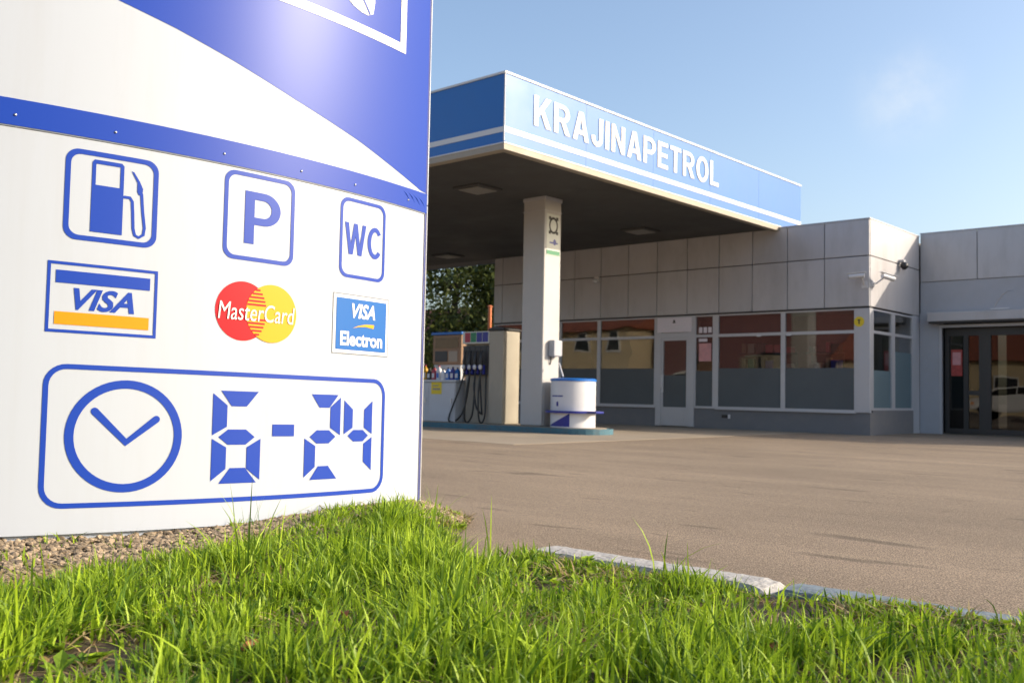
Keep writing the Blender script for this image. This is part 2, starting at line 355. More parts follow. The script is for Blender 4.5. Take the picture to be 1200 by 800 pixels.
def tess(loops):
    ls = [[V((x, y, 0)) for x, y in l] for l in loops]
    tris = tessellate_polygon(ls)
    return [tuple(p) for l in loops for p in l], [tuple(t_) for t_ in tris]
def rrect(x0, x1, y0, y1, r, n=7):
    out = []
    for cx, cy, a in ((x1-r, y1-r, 0), (x0+r, y1-r, 90), (x0+r, y0+r, 180), (x1-r, y0+r, 270)):
        for i in range(n+1):
            t_ = R_(a + 90*i/n); out.append((cx+r*math.cos(t_), cy+r*math.sin(t_)))
    return out
def circ(cx, cy, r, n=56, ry=None):
    ry = ry or r
    return [(cx+r*math.cos(2*math.pi*i/n), cy+ry*math.sin(2*math.pi*i/n)) for i in range(n)]
def stroke(pts, w, closed=False):
    """flat ribbon of width w along 2D points with round-ish ends"""
    P_ = [V((x, y)) for x, y in pts]; n = len(P_); Lf, Rt = [], []
    for i, p in enumerate(P_):
        d = (P_[min(i+1, n-1)]-P_[max(i-1, 0)]).normalized(); nn = V((-d.y, d.x))*w/2
        Lf.append(p+nn); Rt.append(p-nn)
    d1 = (P_[-1]-P_[-2]).normalized(); d0 = (P_[0]-P_[1]).normalized()
    e1 = [P_[-1] + (V((-d1.y, d1.x))*math.cos(t_)+d1*math.sin(t_))*w/2 for t_ in [R_(a) for a in (30, 60, 90, 120, 150)]]
    e0 = [P_[0] + (V((-d0.y, d0.x))*math.cos(t_)+d0*math.sin(t_))*w/2 for t_ in [R_(a) for a in (30, 60, 90, 120, 150)]]
    return [tuple(p) for p in Lf + e1 + Rt[::-1] + e0]

# ------------------------------------------------------------------ ground
# bed outline (X,Y): planted strip beside the street, with the totem at its end
BED = [(16, -16.60), (5.30, -16.60), (4.92, -16.50), (4.58, -16.24), (4.30, -15.96), (4.08, -15.68), (3.9, -15.45), (3.5, -15.3), (-3, -15.2), (-3, -21.2), (16, -21.2)]
def in_bed(x, y):
    r = False; j = len(BED)-1
    for i in range(len(BED)):
        xi, yi = BED[i]; xj, yj = BED[j]
        if (yi > y) != (yj > y) and x < (xj-xi)*(y-yi)/(yj-yi)+xi: r = not r
        j = i
    return r
g = MB(); g.poly([(-600, -600, 0), (600, -600, 0), (600, 600, 0), (-600, 600, 0)])
structure(build(g, 'forecourt', M_asphalt))
g = MB(); g.box(-15, -1.2, -9.4, -0.02, -0.05, 0.004)
structure(build(g, 'concrete_apron', M_concrete))
# totem surface: vertical cylinder, arc coordinate a (m) and height z
SC = fromcs(-4.1187, 7.2555); SR = 4.1804; SE = 0.0219
def edge_d(x, y):
    best = 9
    for (x0, y0), (x1, y1) in zip(BED[1:8], BED[2:9]):
        dx, dy = x1-x0, y1-y0; t_ = max(0, min(1, ((x-x0)*dx+(y-y0)*dy)/(dx*dx+dy*dy))); best = min(best, math.hypot(x-x0-t_*dx, y-y0-t_*dy))
    return best
def bedz(x, y):
    z = 0.075 + 0.018*math.sin(1.9*x+0.4)*math.cos(2.3*y) + 0.012*math.sin(5.1*x+2*y)
    d = math.hypot(x-SC.x, y-SC.y)-SR
    z += 0.03*math.exp(-max(d, 0)/0.7)
    if x < 5.25:
        e = edge_d(x, y); z *= min(1, e/.30)
    elif y > -17.1: z += .030*min(1, (y+17.1)/.4)
    return z
def bed_mesh():
    m = MB(); xs = np.arange(-3, 16.01, 0.09); ys = np.arange(-21.2, -15.1, 0.09)
    vv, ff = tess([BED])
    f0 = [m.b.verts.new((x, y, 0)) for x, y in vv]
    for t_ in ff: m.b.faces.new([f0[i] for i in t_])
    for x in np.arange(-2.9, 16, 0.12):
        bmesh.ops.bisect_plane(m.b, geom=m.b.verts[:]+m.b.edges[:]+m.b.faces[:], plane_co=(x, 0, 0), plane_no=(1, 0, 0))
    for y in np.arange(-21.1, -15.2, 0.12):
        bmesh.ops.bisect_plane(m.b, geom=m.b.verts[:]+m.b.edges[:]+m.b.faces[:], plane_co=(0, y, 0), plane_no=(0, 1, 0))
    for v in m.b.verts: v.co.z = bedz(v.co.x, v.co.y) + random.uniform(-.006, .006)
    return m
structure(build(bed_mesh(), 'soil_bed', M_soil, smooth=True))

# ------------------------------------------------------------------ totem sign
tot = thing('totem_sign', fromcs(-1.15, 4.3, 0.05), 'tall curved white and blue totem sign with service pictograms and opening hours on gravel', 'sign')
def spos(a, z, off=0.0):
    th = a/SR; xc = -4.1187+(SR+off)*math.sin(th); yc = 7.2555-(SR+off)*math.cos(th)
    return fromcs(xc, yc, z - SE*xc)
def sticker(vf, name, m, parent, off, label=None, step=0.04):
    vv, ff = vf; mb = MB(); b = mb.b
    q = [b.verts.new((x, y, 0)) for x, y in vv]
    for f in ff:
        try: b.faces.new([q[i] for i in f])
        except ValueError: pass
    bmesh.ops.remove_doubles(b, verts=b.verts, dist=1e-6)
    a0 = min(v.co.x for v in b.verts); a1 = max(v.co.x for v in b.verts)
    a = math.ceil(a0/step)*step
    while a < a1:
        bmesh.ops.bisect_plane(b, geom=b.verts[:]+b.edges[:]+b.faces[:], plane_co=(a, 0, 0), plane_no=(1, 0, 0)); a += step
    nrm = []
    base = base_of(parent)
    for f in b.faces:
        if f.normal.z < 0: f.normal_flip()
    b.verts.index_update()
    for v in b.verts:
        th = v.co.x/SR; nrm.append(RH*math.sin(th)-FH*math.cos(th)); v.co = spos(v.co.x, v.co.y, off)-base
    me = bpy.data.meshes.new(name); b.to_mesh(me); b.free()
    # 2D counter-clockwise (a right, z up) faces the viewer
    me.polygons.foreach_set('use_smooth', [True]*len(me.polygons)); me.materials.append(m)
    me.normals_split_custom_set_from_vertices([tuple(n) for n in nrm])
    o = bpy.data.objects.new(name, me); COL.objects.link(o); o.parent = parent
    if label: o['label'] = label
    return o
def merge(*vfs):
    V_, F_ = [], []
    for vv, ff in vfs:
        k = len(V_); V_ += vv; F_ += [tuple(i+k for i in f) for f in ff]
    return V_, F_
def quad(a0, a1, z0, z1): return [(a0, z0), (a1, z0), (a1, z1), (a0, z1)], [(0, 1, 2, 3)]
def ring(outer, inner):
    n = len(outer); return list(outer)+list(inner), [(i, (i+1) % n, n+(i+1) % n, n+i) for i in range(n)]
A0, A1, ZT = 2.13, 4.413, 4.9
def strip_solid(a0, a1, z0, z1, t, name, m, d=0.0):
    mb = MB(); n = max(2, int((a1-a0)/0.02)); rows = []
    for i in range(n+1):
        a = a0+(a1-a0)*i/n
        rows.append([mb.b.verts.new(spos(a, z, o_)) for z, o_ in ((z0, d), (z1, d), (z1, d-t), (z0, d-t))])
    for r0, r1 in zip(rows, rows[1:]):
        for j in range(4): mb.b.faces.new((r0[j], r1[j], r1[(j+1) % 4], r0[(j+1) % 4]))
    mb.b.faces.new(rows[0]); mb.b.faces.new(rows[-1][::-1])
    return build(mb, name, m, tot, smooth=True)
strip_solid(A0, A1, 0.079, 1.642, 0.02, 'lower_panel', M_signwhite)
strip_solid(A0, A1, 1.645, ZT, 0.02, 'upper_panel', M_signwhite, 0.004)
# body of the totem behind the front sheets: lens shaped, with a plain back
mb = MB(); n = 48; lo, hi = [], []
front = [spos(A0+(A1-A0)*i/n, 0.0, -0.022) for i in range(n+1)]
pa, pb = front[0], front[-1]; mid = (pa+pb)/2; ax = (pb-pa).normalized(); no = V((ax.y, -ax.x, 0))
if no.dot(front[n//2]-mid) < 0: no = -no
back = [p - 2*no*((p-mid).dot(no)) - no*0.12 for p in front][::-1]
loop = front+back
lo = [mb.b.verts.new((p.x, p.y, 0.06)) for p in loop]; hi = [mb.b.verts.new((p.x, p.y, ZT-0.02)) for p in loop]
for i in range(len(loop)): k = (i+1) % len(loop); mb.b.faces.new((lo[i], lo[k], hi[k], hi[i]))
mb.b.faces.new(hi); mb.b.faces.new(lo[::-1])
build(mb, 'body', M_signwhite, tot, smooth=True)
for aa in (A1+0.001, A0-0.001):       # edge profiles
    mb = MB(); sgn = 1 if aa > 3 else -1
    for z0, z1 in ((0.06, 1.70), (1.706, ZT+0.01)):
        p = [spos(aa, 0, 0.008), spos(aa+0.014*sgn, 0, 0.004), spos(aa+0.018*sgn, 0, -0.05), spos(aa, 0, -0.07)]
        mb.prism([(q.x, q.y, z0) for q in p], (0, 0, z1-z0))
    build(mb, 'edge_profile', M_alu, tot)
# thin navy joint line along the edge
for aa in (A1-0.006,):
    sticker(quad(aa-0.004, aa+0.004, 0.09, 4.8), 'edge_line', M_navy, tot, 0.0055)
# blue band with rivets
strip_solid(A0, A1, 1.649, 1.753, 0.003, 'band', M_signblue, 0.0075)
for a in (2.30, 2.665, 3.126, 3.519, 3.848, 4.246):
    mb = MB(); c = spos(a, 1.690, 0.007); mb.sphere(c, 0.0062, 2); build(mb, 'rivet', M_rivet, tot, smooth=True)
for k in range(4):                    # creases in the film at the band's end
    mb = MB(); a = 4.20+0.045*k; z = 1.735-0.004*k
    mb.tube([spos(a, z, 0.0066), spos(a+0.03, z-0.017, 0.0078), spos(a+0.065, z-0.05, 0.0066)], [0.0008, 0.0028, 0.0008], 6)
    build(mb, 'crease', M_signblue, tot, smooth=True)
# blue field above the white wave
wave = [(A0, 2.375), (2.40, 2.302), (2.65, 2.237), (2.9, 2.180), (3.15, 2.112), (3.473, 2.017), (3.868, 1.912), (4.191, 1.812), (4.355, 1.762), (A1-0.011, 1.757)]
# as a ladder of quads so that the surface stays on the cylinder
top = [(a, ZT-0.3) for a, z in wave]
vv = wave+top; n = len(wave); ff = [(i, i+1, n+i+1, n+i) for i in range(n-1)]
sticker((vv, ff), 'blue_field', M_signblue, tot, 0.0055)
fr = ring([(2.34, 2.452), (4.196, 2.452), (4.196, 4.3), (2.34, 4.3)], [(2.386, 2.498), (4.150, 2.498), (4.150, 4.254), (2.386, 4.254)])
fr2 = merge(quad(2.34, 4.196, 2.452, 2.498), quad(2.34, 4.196, 4.254, 4.3), quad(2.34, 2.386, 2.498, 4.254), quad(4.150, 4.196, 2.498, 4.254))
sticker(fr2, 'white_frame', M_letter, tot, 0.0075)
drop = [(3.76, 2.60), (3.80, 2.575), (3.86, 2.558), (3.905, 2.557), (3.94, 2.575), (3.95, 2.63), (3.95, 3.3), (3.60, 3.9), (3.05, 3.5), (3.0, 3.0)]
sticker(tess([drop]), 'emblem', M_letter, tot, 0.0075)
sticker(tess([stroke([(3.84, 2.66), (3.89, 2.60), (3.915, 2.568)], 0.010)]), 'emblem_line', M_signblue, tot, 0.0095)

def pictogram(a0, a1, z0, z1, w, name, r=0.05):
    o_ = rrect(a0, a1, z0, z1, r); i_ = rrect(a0+w, a1-w, z0+w, z1-w, r-w*0.6)
    return sticker(ring(o_, i_), name, M_signblue, tot, 0.002)
pf = pictogram(2.485, 2.846, 1.236, 1.600, 0.020, 'fuel_pictogram')
def loc(u, v): return (2.485+0.361*u, 1.236+0.364*v)
def locs(*p): return [loc(*q) for q in p]
sticker(merge(tess([locs((.275, .107), (.615, .107), (.615, .63), (.275, .63))]),
              tess([locs((.275, .63), (.275, .88), (.30, .91), (.59, .91), (.615, .88), (.615, .63)), locs((.315, .63), (.575, .63), (.575, .865), (.315, .865))[::-1]])),
        'pump_symbol', M_signblue, pf, 0.002)
sticker(tess([stroke(locs((.63, .54), (.69, .54), (.715, .50), (.725, .38), (.735, .20), (.755, .125), (.80, .105), (.85, .14), (.86, .22), (.835, .40), (.815, .60)), 0.012)]), 'hose_symbol', M_signblue, pf, 0.002)
sticker(tess([locs((.695, .845), (.725, .835), (.79, .74), (.83, .66), (.82, .585), (.785, .585), (.765, .62), (.765, .72))]), 'nozzle_symbol', M_signblue, pf, 0.0021)
pp = pictogram(3.136, 3.493, 1.238, 1.631, 0.019, 'parking_pictogram')
sticker(caps('P', 3.236, 3.418, 1.315, 1.55), 'parking_letter', M_signblue, pp, 0.002)
pw = pictogram(3.764, 4.077, 1.230, 1.622, 0.017, 'toilet_pictogram')
sticker(caps('WC', 3.795, 4.05, 1.345, 1.50, .08), 'toilet_letters', M_signblue, pw, 0.002)
# card marks
cv = sticker(ring([(2.437, .865), (2.859, .865), (2.859, 1.144), (2.437, 1.144)], [(2.449, .877), (2.847, .877), (2.847, 1.132), (2.449, 1.132)]), 'card_mark', M_signblue, tot, 0.002, 'rectangular card mark with blue bar and orange bar')
sticker(quad(2.468, 2.828, 1.060, 1.110), 'blue_bar', M_signblue, cv, 0.002)
sticker(quad(2.468, 2.828, 0.897, 0.947), 'orange_bar', M_signora, cv, 0.002)
sticker(text_fit('VISA', 2.535, 2.768, 0.957, 1.045, bold=0.03, shear=0.32), 'card_letters', M_signblue, cv, 0.002)
cx1, cx2, cz, cr_ = 3.243, 3.388, 1.013, 0.131
cm = sticker(tess([circ(cx1, cz, cr_)]), 'card_mark', M_signred, tot, 0.002, 'overlapping red and yellow discs with white lettering')
sticker(tess([circ(cx2, cz, cr_)]), 'yellow_disc', M_signyel, cm, 0.0035)
hx = (cx2-cx1)/2; midx = (cx1+cx2)/2; bars = []
for k in range(-6, 7):
    z = cz+0.0165*k
    if abs(k) <= 1: continue
    w = math.sqrt(max(cr_**2-(z-cz)**2, 0))-hx
    if w > 0.004: bars.append(quad(midx-w*0.98, midx+w*0.75, z-0.0042, z+0.0042))
for q in (bars[:len(bars)//2], bars[len(bars)//2:]): sticker(merge(*q), 'interlock_bars', M_signred, cm, 0.0045)
sticker(text_fit('MasterCard', 3.124, 3.507, 0.972, 1.05, bold=0.0, spacing=1.0, shear=0.14), 'card_letters', M_letter, cm, 0.0065)
ce = sticker(tess([[(3.737, .861), (4.114, .861), (4.114, 1.146), (3.737, 1.146)]]), 'card_mark', M_letter, tot, 0.002, 'light blue card mark with white border and gold swoosh')
sticker(ring([(3.733, .857), (4.118, .857), (4.118, 1.150), (3.733, 1.150)], [(3.738, .862), (4.113, .862), (4.113, 1.145), (3.738, 1.145)]), 'outline', M_outline, ce, 0.002)
sticker(quad(3.754, 4.098, .878, 1.129), 'blue_ground', M_signcyan, ce, 0.0035)
sticker(text_fit('VISA', 3.853, 4.015, 1.035, 1.108, bold=0.03, shear=0.25), 'card_letters', M_letter, ce, 0.005)
sticker(text_fit('Electron', 3.782, 4.072, 0.898, 0.968, bold=0.03), 'card_letters', M_letter, ce, 0.005)
sticker(tess([[(3.86, .985), (3.90, 1.000), (3.95, 1.010), (4.01, 1.012), (4.005, 0.992), (3.95, .998), (3.90, .994)]]), 'gold_swoosh', M_signyel, ce, 0.005)
# opening hours
oh = sticker(ring(rrect(2.439, 4.108, .179, .743, .085), rrect(2.459, 4.088, .199, .723, .066)), 'opening_hours', M_signblue, tot, 0.002)
sticker(ring(circ(2.754, .462, .231, ry=.226), circ(2.754, .462, .197, ry=.192)), 'clock_ring', M_signblue, oh, 0.002)
sticker(tess([stroke([(2.632, .560), (2.756, .437), (2.875, .532)], 0.030)]), 'clock_hands', M_signblue, oh, 0.002)
def segs(a0, a1, z0, z1, on, tw=0.052):
    out = []; zm = (z0+z1)/2; gp = 0.006; w = a1-a0; tw = min(tw, w*0.30); th = tw*0.98
    def h(zc, k):
        if k == 'top': return [(a0+gp+tw*0.45, zc), (a1-gp-tw*0.15, zc), (a1-gp-tw*1.0, zc-th), (a0+gp+tw*1.2, zc-th)]
        if k == 'bot': return [(a0+gp+tw*0.45, zc), (a0+gp+tw*1.2, zc+th), (a1-gp-tw*1.0, zc+th), (a1-gp-tw*0.15, zc)]
        return [(a0+gp+tw*0.35, zc), (a0+gp+tw*1.0, zc+th/2), (a1-gp-tw*1.0, zc+th/2), (a1-gp-tw*0.35, zc), (a1-gp-tw*1.0, zc-th/2), (a0+gp+tw*1.0, zc-th/2)]
    if 'a' in on: out.append(h(z1, 'top'))
    if 'd' in on: out.append(h(z0, 'bot'))
    if 'g' in on: out.append(h(zm, 'mid'))
    def v(x, inner, lo_, hi_, endlo, endhi):
        return [(x, lo_+(0 if endlo == 'o' else 0.0)), (x, hi_), (inner, hi_-tw*0.75 if endhi == 'o' else hi_-tw*0.55), (inner, lo_+tw*0.75 if endlo == 'o' else lo_+tw*0.55)]
    if 'f' in on: out.append(v(a0, a0+tw, zm+gp*1.2, z1-gp*2.0, 'm', 'o'))
    if 'e' in on: out.append(v(a0, a0+tw, z0+gp*2.0, zm-gp*1.2, 'o', 'm'))
    if 'b' in on: out.append(v(a1, a1-tw, zm+gp*1.2, z1-gp*2.0, 'm', 'o'))
    if 'c' in on: out.append(v(a1, a1-tw, z0+gp*2.0, zm-gp*1.2, 'o', 'm'))
    return merge(*[tess([p]) for p in out])
sticker(segs(3.118, 3.352, .259, .660, 'afgedc', 0.068), 'digit', M_signblue, oh, 0.002)
sticker(quad(3.411, 3.528, .462, .516), 'dash', M_signblue, oh, 0.002)
sticker(segs(3.588, 3.801, .259, .658, 'abged', 0.064), 'digit', M_signblue, oh, 0.002)
sticker(segs(3.824, 4.016, .279, .645, 'fbgc', 0.060), 'digit', M_signblue, oh, 0.002)
# concrete footing
mb = MB(); mb.prism([(p.x, p.y, -0.05) for p in [mid+(q-mid)*0.94 for q in loop]], (0, 0, 0.118)); build(mb, 'footing', M_gap, tot)

# ------------------------------------------------------------------ canopy
can = thing('fuel_canopy', (-4.05, -5.5, 0), 'flat blue fuel station canopy with white lettering over the pumps on a white column', 'canopy')
XR, YF, YB, XL = -1.989, -8.86, 1.06, -15.0
mb = MB(); mb.box(XL+.02, XR-.02, YF+.02, YB-.02, 4.45, 5.40); build(mb, 'roof_deck', M_roof, can)
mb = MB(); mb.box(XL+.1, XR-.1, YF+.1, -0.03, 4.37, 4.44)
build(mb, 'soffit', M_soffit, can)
mb = MB()   # blue sheets, with butt joints between them
def fsheet(mb, z0, z1):
    ys_ = np.linspace(YF+.012, YB, 6)
    for a, b_ in zip(ys_, ys_[1:]): mb.box(XR-.02, XR, a+.002, b_-.002, z0, z1)
    xs_ = np.linspace(XR-.012, XL, 8)
    for a, b_ in zip(xs_, xs_[1:]): mb.box(b_+.002, a-.002, YF, YF+.02, z0, z1)
    mb.box(XL, XL+.02, YF+.03, YB, z0, z1); mb.box(XL+.03, XR-.03, YB-.02, YB, z0, z1)
fsheet(mb, 4.445, 5.485); build(mb, 'fascia', M_fascia, can)
mb = MB(); mb.box(XR, XR+.006, YF-.004, YB, 4.600, 4.682); mb.box(XL, XR-.001, YF-.006, YF, 4.600, 4.682)
build(mb, 'stripe', M_fwhite, can)
mb = MB(); mb.box(XR-.03, XR+.014, YF-.014, YB, 5.487, 5.520); mb.box(XL, XR-.031, YF-.014, YF+.03, 5.487, 5.520)
mb.box(XR-.012, XR+.010, YF-.010, YF-.0005, 4.46, 5.486)
build(mb, 'top_capping', M_fwhite, can)
mb = MB(); mb.box(XR-.14, XR+.004, YF-.004, YB, 4.335, 4.425); mb.box(XL, XR-.142, YF-.004, YF+.14, 4.335, 4.425)
build(mb, 'bottom_trim', M_trim, can)
mb = MB(); mb.box(XR-.02, XR+.012, YF-.012, YB, 4.426, 4.443); mb.box(XL, XR-.022, YF-.012, YF+.02, 4.426, 4.443)
build(mb, 'drip_edge', M_fwhite, can)
vv, ff = caps('KRAJINAPETROL', -8.20, -2.60, 4.84, 5.318, .125)
mb = MB(); q = [mb.b.verts.new((XR+.012, y, z)) for y, z in vv]
fl = []
for f in ff:
    try: fl.append(mb.b.faces.new([q[i] for i in f]))
    except ValueError: pass
ex = bmesh.ops.extrude_face_region(mb.b, geom=fl)
bmesh.ops.translate(mb.b, verts=[e for e in ex['geom'] if isinstance(e, bmesh.types.BMVert)], vec=(-.010, 0, 0))
build(mb, 'lettering', M_fwhite, can)
c0 = (-4.31, -3.78, -5.755, -5.27)
mb = MB(); mb.box(*c0, 0.115, 4.365, 0.025); col = build(mb, 'column', M_colpaint, can)
mb = MB(); mb.box(c0[0]-.006, c0[1]+.006, c0[2]-.006, c0[3]+.006, 4.10, 4.112); mb.box(c0[0]-.008, c0[1]+.008, c0[2]-.008, c0[3]+.008, 4.30, 4.366)
build(mb, 'collar', M_frame, col)
X1 = c0[1]
mb = MB(); mb.box(X1+.001, X1+.006, -5.70, -5.32, 3.28, 4.05); nb_ = build(mb, 'notice_board', M_stickerpale, col)
mb = MB(); mb.box(X1+.0062, X1+.009, -5.70, -5.32, 3.29, 3.37); build(mb, 'green_band', M_green, nb_)
mb = MB(); o2 = [(X1+.0065, -5.51+.13*math.cos(t_), 3.84+.16*math.sin(t_)) for t_ in np.linspace(0, 2*math.pi, 24, endpoint=False)]
i2 = [(X1+.0065, -5.51+.09*math.cos(t_), 3.84+.115*math.sin(t_)) for t_ in np.linspace(0, 2*math.pi, 24, endpoint=False)]
vo = [mb.b.verts.new(p) for p in o2]; vi = [mb.b.verts.new(p) for p in i2]
for i in range(24): mb.b.faces.new((vo[i], vo[(i+1) % 24], vi[(i+1) % 24], vi[i]))
for a in (45, 135, 225, 315):
    dy, dz = math.cos(R_(a)), math.sin(R_(a)); mb.box(X1+.0063, X1+.0085, -5.51+dy*.15-.03, -5.51+dy*.15+.03, 3.84+dz*.19-.03, 3.84+dz*.19+.03)
build(mb, 'round_emblem', M_gap, nb_)
mb = MB(); mb.sphere((X1+.004, -5.47, 3.53), 0.06, 2, (.06, 1, 1.2)); mb.box(X1+.0063, X1+.0085, -5.62, -5.38, 3.50, 3.53); build(mb, 'blue_mark', M_navy, nb_)
mb = MB(); mb.box(X1+.001, X1+.15, -5.60, -5.36, 1.40, 1.70, 0.02); bx_ = build(mb, 'junction_box', M_plaster, col)
mb = MB(); mb.tube([(X1+.03, -5.55, 1.40), (X1+.03, -5.55, 1.30), (X1+.012, -5.55, 1.25)], 0.012, 8); build(mb, 'cable', M_blackp, bx_, smooth=True)
mb = MB(); mb.box(X1+.001, X1+.012, -5.70, -5.30, 0.12, 0.80); build(mb, 'kick_plate', M_colpaint, col)
mb = MB(); mb.box(-13.3, -12.77, -5.755, -5.27, .115, 4.365, .025); build(mb, 'column', M_colpaint, can)
for x, y in ((-4.34, -6.98), (-4.48, -1.64), (-10.9, -6.9), (-10.9, -1.3)):
    mb = MB(); mb.box(x-.32, x+.32, y-.32, y+.32, 4.335, 4.3695, .01); l_ = build(mb, 'ceiling_light', M_soffit, can)
    mb = MB(); mb.box(x-.25, x+.25, y-.25, y+.25, 4.315, 4.334, .008); build(mb, 'diffuser', M_diffuser, l_)

# ------------------------------------------------------------------ shop
shop = thing('shop_building', (-5.2, 3.0, 0), 'low fuel station shop with grey panel cladding and large windows showing red fittings beneath the canopy', 'building')  # window red comes from fittings inside and the mirrored red house
SX0, SX1, SD, H = -10.40, 0.0, 9.0, 4.40
mb = MB()
mb.box(SX0, SX1-.06, .12, SD, 2.62, 4.28)                    # roof block
build(mb, 'roof', M_roof, shop)
mb = MB(); mb.box(SX0+.02, SX1-.05, .05, .119, 2.60, 4.37); mb.box(SX1-.119, SX1-.05, .12, 2.84, 2.60, 4.37); mb.box(SX0+.02, SX0+.119, .12, SD, 0.0, 4.37)
mb.box(SX0+.12, SX1-.05, SD-.1, SD, 0, 4.37); mb.box(SX1-.119, SX1-.05, 4.2, SD-.101, 0, 4.37)
build(mb, 'backing_wall', M_gap, shop)
mb = MB()
joints = [0.0, -.958] + [-.958-.83*k for k in range(1, 12)]; joints = [j for j in joints if j > SX0+.3]+[SX0]
for x1, x0 in zip(joints, joints[1:]):
    mb.box(x0+.008, x1-.008, 0.0, .04, 2.612, 3.634, .006); mb.box(x0+.008, x1-.008, 0.0, .04, 3.652, 4.392, .006)
ysj = [0.045, 2.835]
for y0, y1 in zip(ysj, ysj[1:]):
    mb.box(-.04, 0.0, y0+.006, y1-.006, 2.612, 3.634, .006); mb.box(-.04, 0.0, y0+.006, y1-.006, 3.652, 4.392, .006)
build(mb, 'cladding', M_clad, shop)
mb = MB(); mb.box(SX0, .012, -.012, .12, 4.394, 4.415); mb.box(-.12, .012, .121, 2.83, 4.394, 4.415)
build(mb, 'parapet_capping', M_frame, shop)
mb = MB()
mb.box(SX0, -5.12, .03, .16, 0, .45); mb.box(-4.076, 0, .03, .16, 0, .45); mb.box(-.14, 0, .161, 2.45, 0, .50)
build(mb, 'plinth', M_plinth, shop)
mb = MB(); mb.box(-.3, -.002, 2.43, 2.84, 0, 2.60); build(mb, 'side_pier', M_plaster, shop)
mb = MB(); mb.box(SX0, -.26, .2, .22, 2.55, 2.61); mb.box(SX0+.12, -.16, .16, SD-.11, -.02, .02); build(mb, 'shop_floor', M_floor, shop)
mb = MB(); mb.box(SX0+.12, -.12, 4.3, 4.4, .02, 2.6); mb.box(-.9, -.15, 2.6, 2.7, .02, 2.6); build(mb, 'interior_wall', M_interior, shop)
mb = MB(); mb.box(-4.05, -.95, 1.5, 1.58, .02, 2.6); mb.box(-4.0, -1.95, .55, .60, 2.12, 2.59); mb.box(-5.0, -4.1, 1.8, 1.9, .02, 2.6); build(mb, 'red_partition', M_red, shop)
mb = MB(); mb.box(SX0, .003, -.004, .11, 2.575, 2.605); build(mb, 'head_flashing', M_gap, shop)
# corner post
mb = MB(); mb.box(-.275, 0.004, .0, .09, .452, 2.574, .008); mb.box(-.09, 0.004, .0905, .16, .502, 2.574); build(mb, 'corner_post', M_frame, shop)
def window_x(x0, x1, film=1.36, z0=.452, z1=2.574, zt=2.10):
    f = MB(); w = .05
    f.box(x0, x0+w, .01, .07, z0, z1); f.box(x1-w, x1, .01, .07, z0, z1); f.box(x0+w, x1-w, .01, .07, z0, z0+w); f.box(x0+w, x1-w, .01, .07, z1-.03, z1); f.box(x0+w, x1-w, .006, .07, zt-.032, zt+.032)
    f.box(x0, x1, -.03, .009, z0-.02, z0+.012)
    o = build(f, 'window', M_frame, shop)
    p = MB(); p.box(x0+w, x1-w, .036, .042, z0+w, zt-.032); build(p, 'pane', M_glass, o)
    p = MB(); p.box(x0+w, x1-w, .036, .042, zt+.032, z1-.03); build(p, 'pane', M_glass, o)
    p = MB(); p.box(x0+w, x1-w, .0305, .0325, z0+w, film); build(p, 'frosted_film', M_film, o)
    return o
wins = [(-10.38, -9.30), (-9.30, -8.06), (-8.06, -6.81), (-6.81, -5.12), (-3.435-.07, -1.887), (-1.887, -.276)]
for a, b_ in wins: ow = window_x(a, b_)
for x in (-2.45, -1.75):
    mb = MB(); mb.box(x-.05, x+.05, -.01, .005, 2.05, 2.085); build(mb, 'white_box', M_white, ow)  # small plain white boxes on the front of the transom
# door with overlight and side light
df = MB(); df.box(-5.12, -4.97, 0, .08, .02, 2.574); df.box(-4.225, -4.076, 0, .08, .02, 2.574); df.box(-4.969, -4.226, 0, .08, 2.075, 2.19); df.box(-4.969, -4.226, 0, .08, 2.55, 2.574)
dfo = build(df, 'door_frame', M_frame, shop)
mb = MB(); mb.box(-5.07, -4.14, -.02, -.003, 2.20, 2.545, .004); pnl = build(mb, 'white_panel', M_paper, dfo)
mb = MB(); mb.box(-4.63, -4.58, -.024, -.0205, 2.43, 2.49); mb.box(-4.645, -4.565, -.024, -.0205, 2.415, 2.43); build(mb, 'emblem', M_gap, pnl)
mb = MB(); mb.box(-4.9, -4.33, -.0235, -.0205, 2.34, 2.35); mb.box(-4.82, -4.4, -.0235, -.0205, 2.29, 2.30); build(mb, 'ruled_line', M_alu, pnl)
d = MB(); d.box(-4.965, -4.913, .005, .065, .03, 2.07); d.box(-4.282, -4.23, .005, .065, .03, 2.07); d.box(-4.912, -4.283, .005, .065, 2.01, 2.07); d.box(-4.912, -4.283, .005, .065, .03, .46)
d.box(-4.86, -4.335, -.001, .004, .10, .24); d.box(-4.86, -4.335, -.001, .004, .29, .43)
door = build(d, 'door', M_frame, shop)
mb = MB(); mb.box(-4.912, -4.283, .03, .036, .46, 2.01); build(mb, 'pane', M_glass, door)
mb = MB(); mb.box(-4.912, -4.283, .0265, .0285, .46, 1.20); build(mb, 'frosted_film', M_film, door)
mb = MB(); mb.tube([(-4.925, .0, .90), (-4.925, -.05, .90), (-4.925, -.05, 1.18), (-4.925, 0, 1.18)], .013, 8); mb.box(-4.955, -4.895, -.003, .004, .80, 1.22); build(mb, 'handle', M_white, door, smooth=True)
f = MB(); f.box(-4.075, -4.04, .01, .07, .452, 2.574); f.box(-3.60, -3.5055, .01, .07, .452, 2.574); f.box(-4.039, -3.601, .01, .07, .452, .50); f.box(-4.039, -3.601, .01, .07, 2.07, 2.13); f.box(-4.039, -3.601, .01, .07, 2.545, 2.574)
sld = build(f, 'window', M_frame, shop)
for z0, z1 in ((.50, 2.07), (2.13, 2.545)):
    mb = MB(); mb.box(-4.039, -3.601, .036, .042, z0, z1); build(mb, 'pane', M_glass, sld)
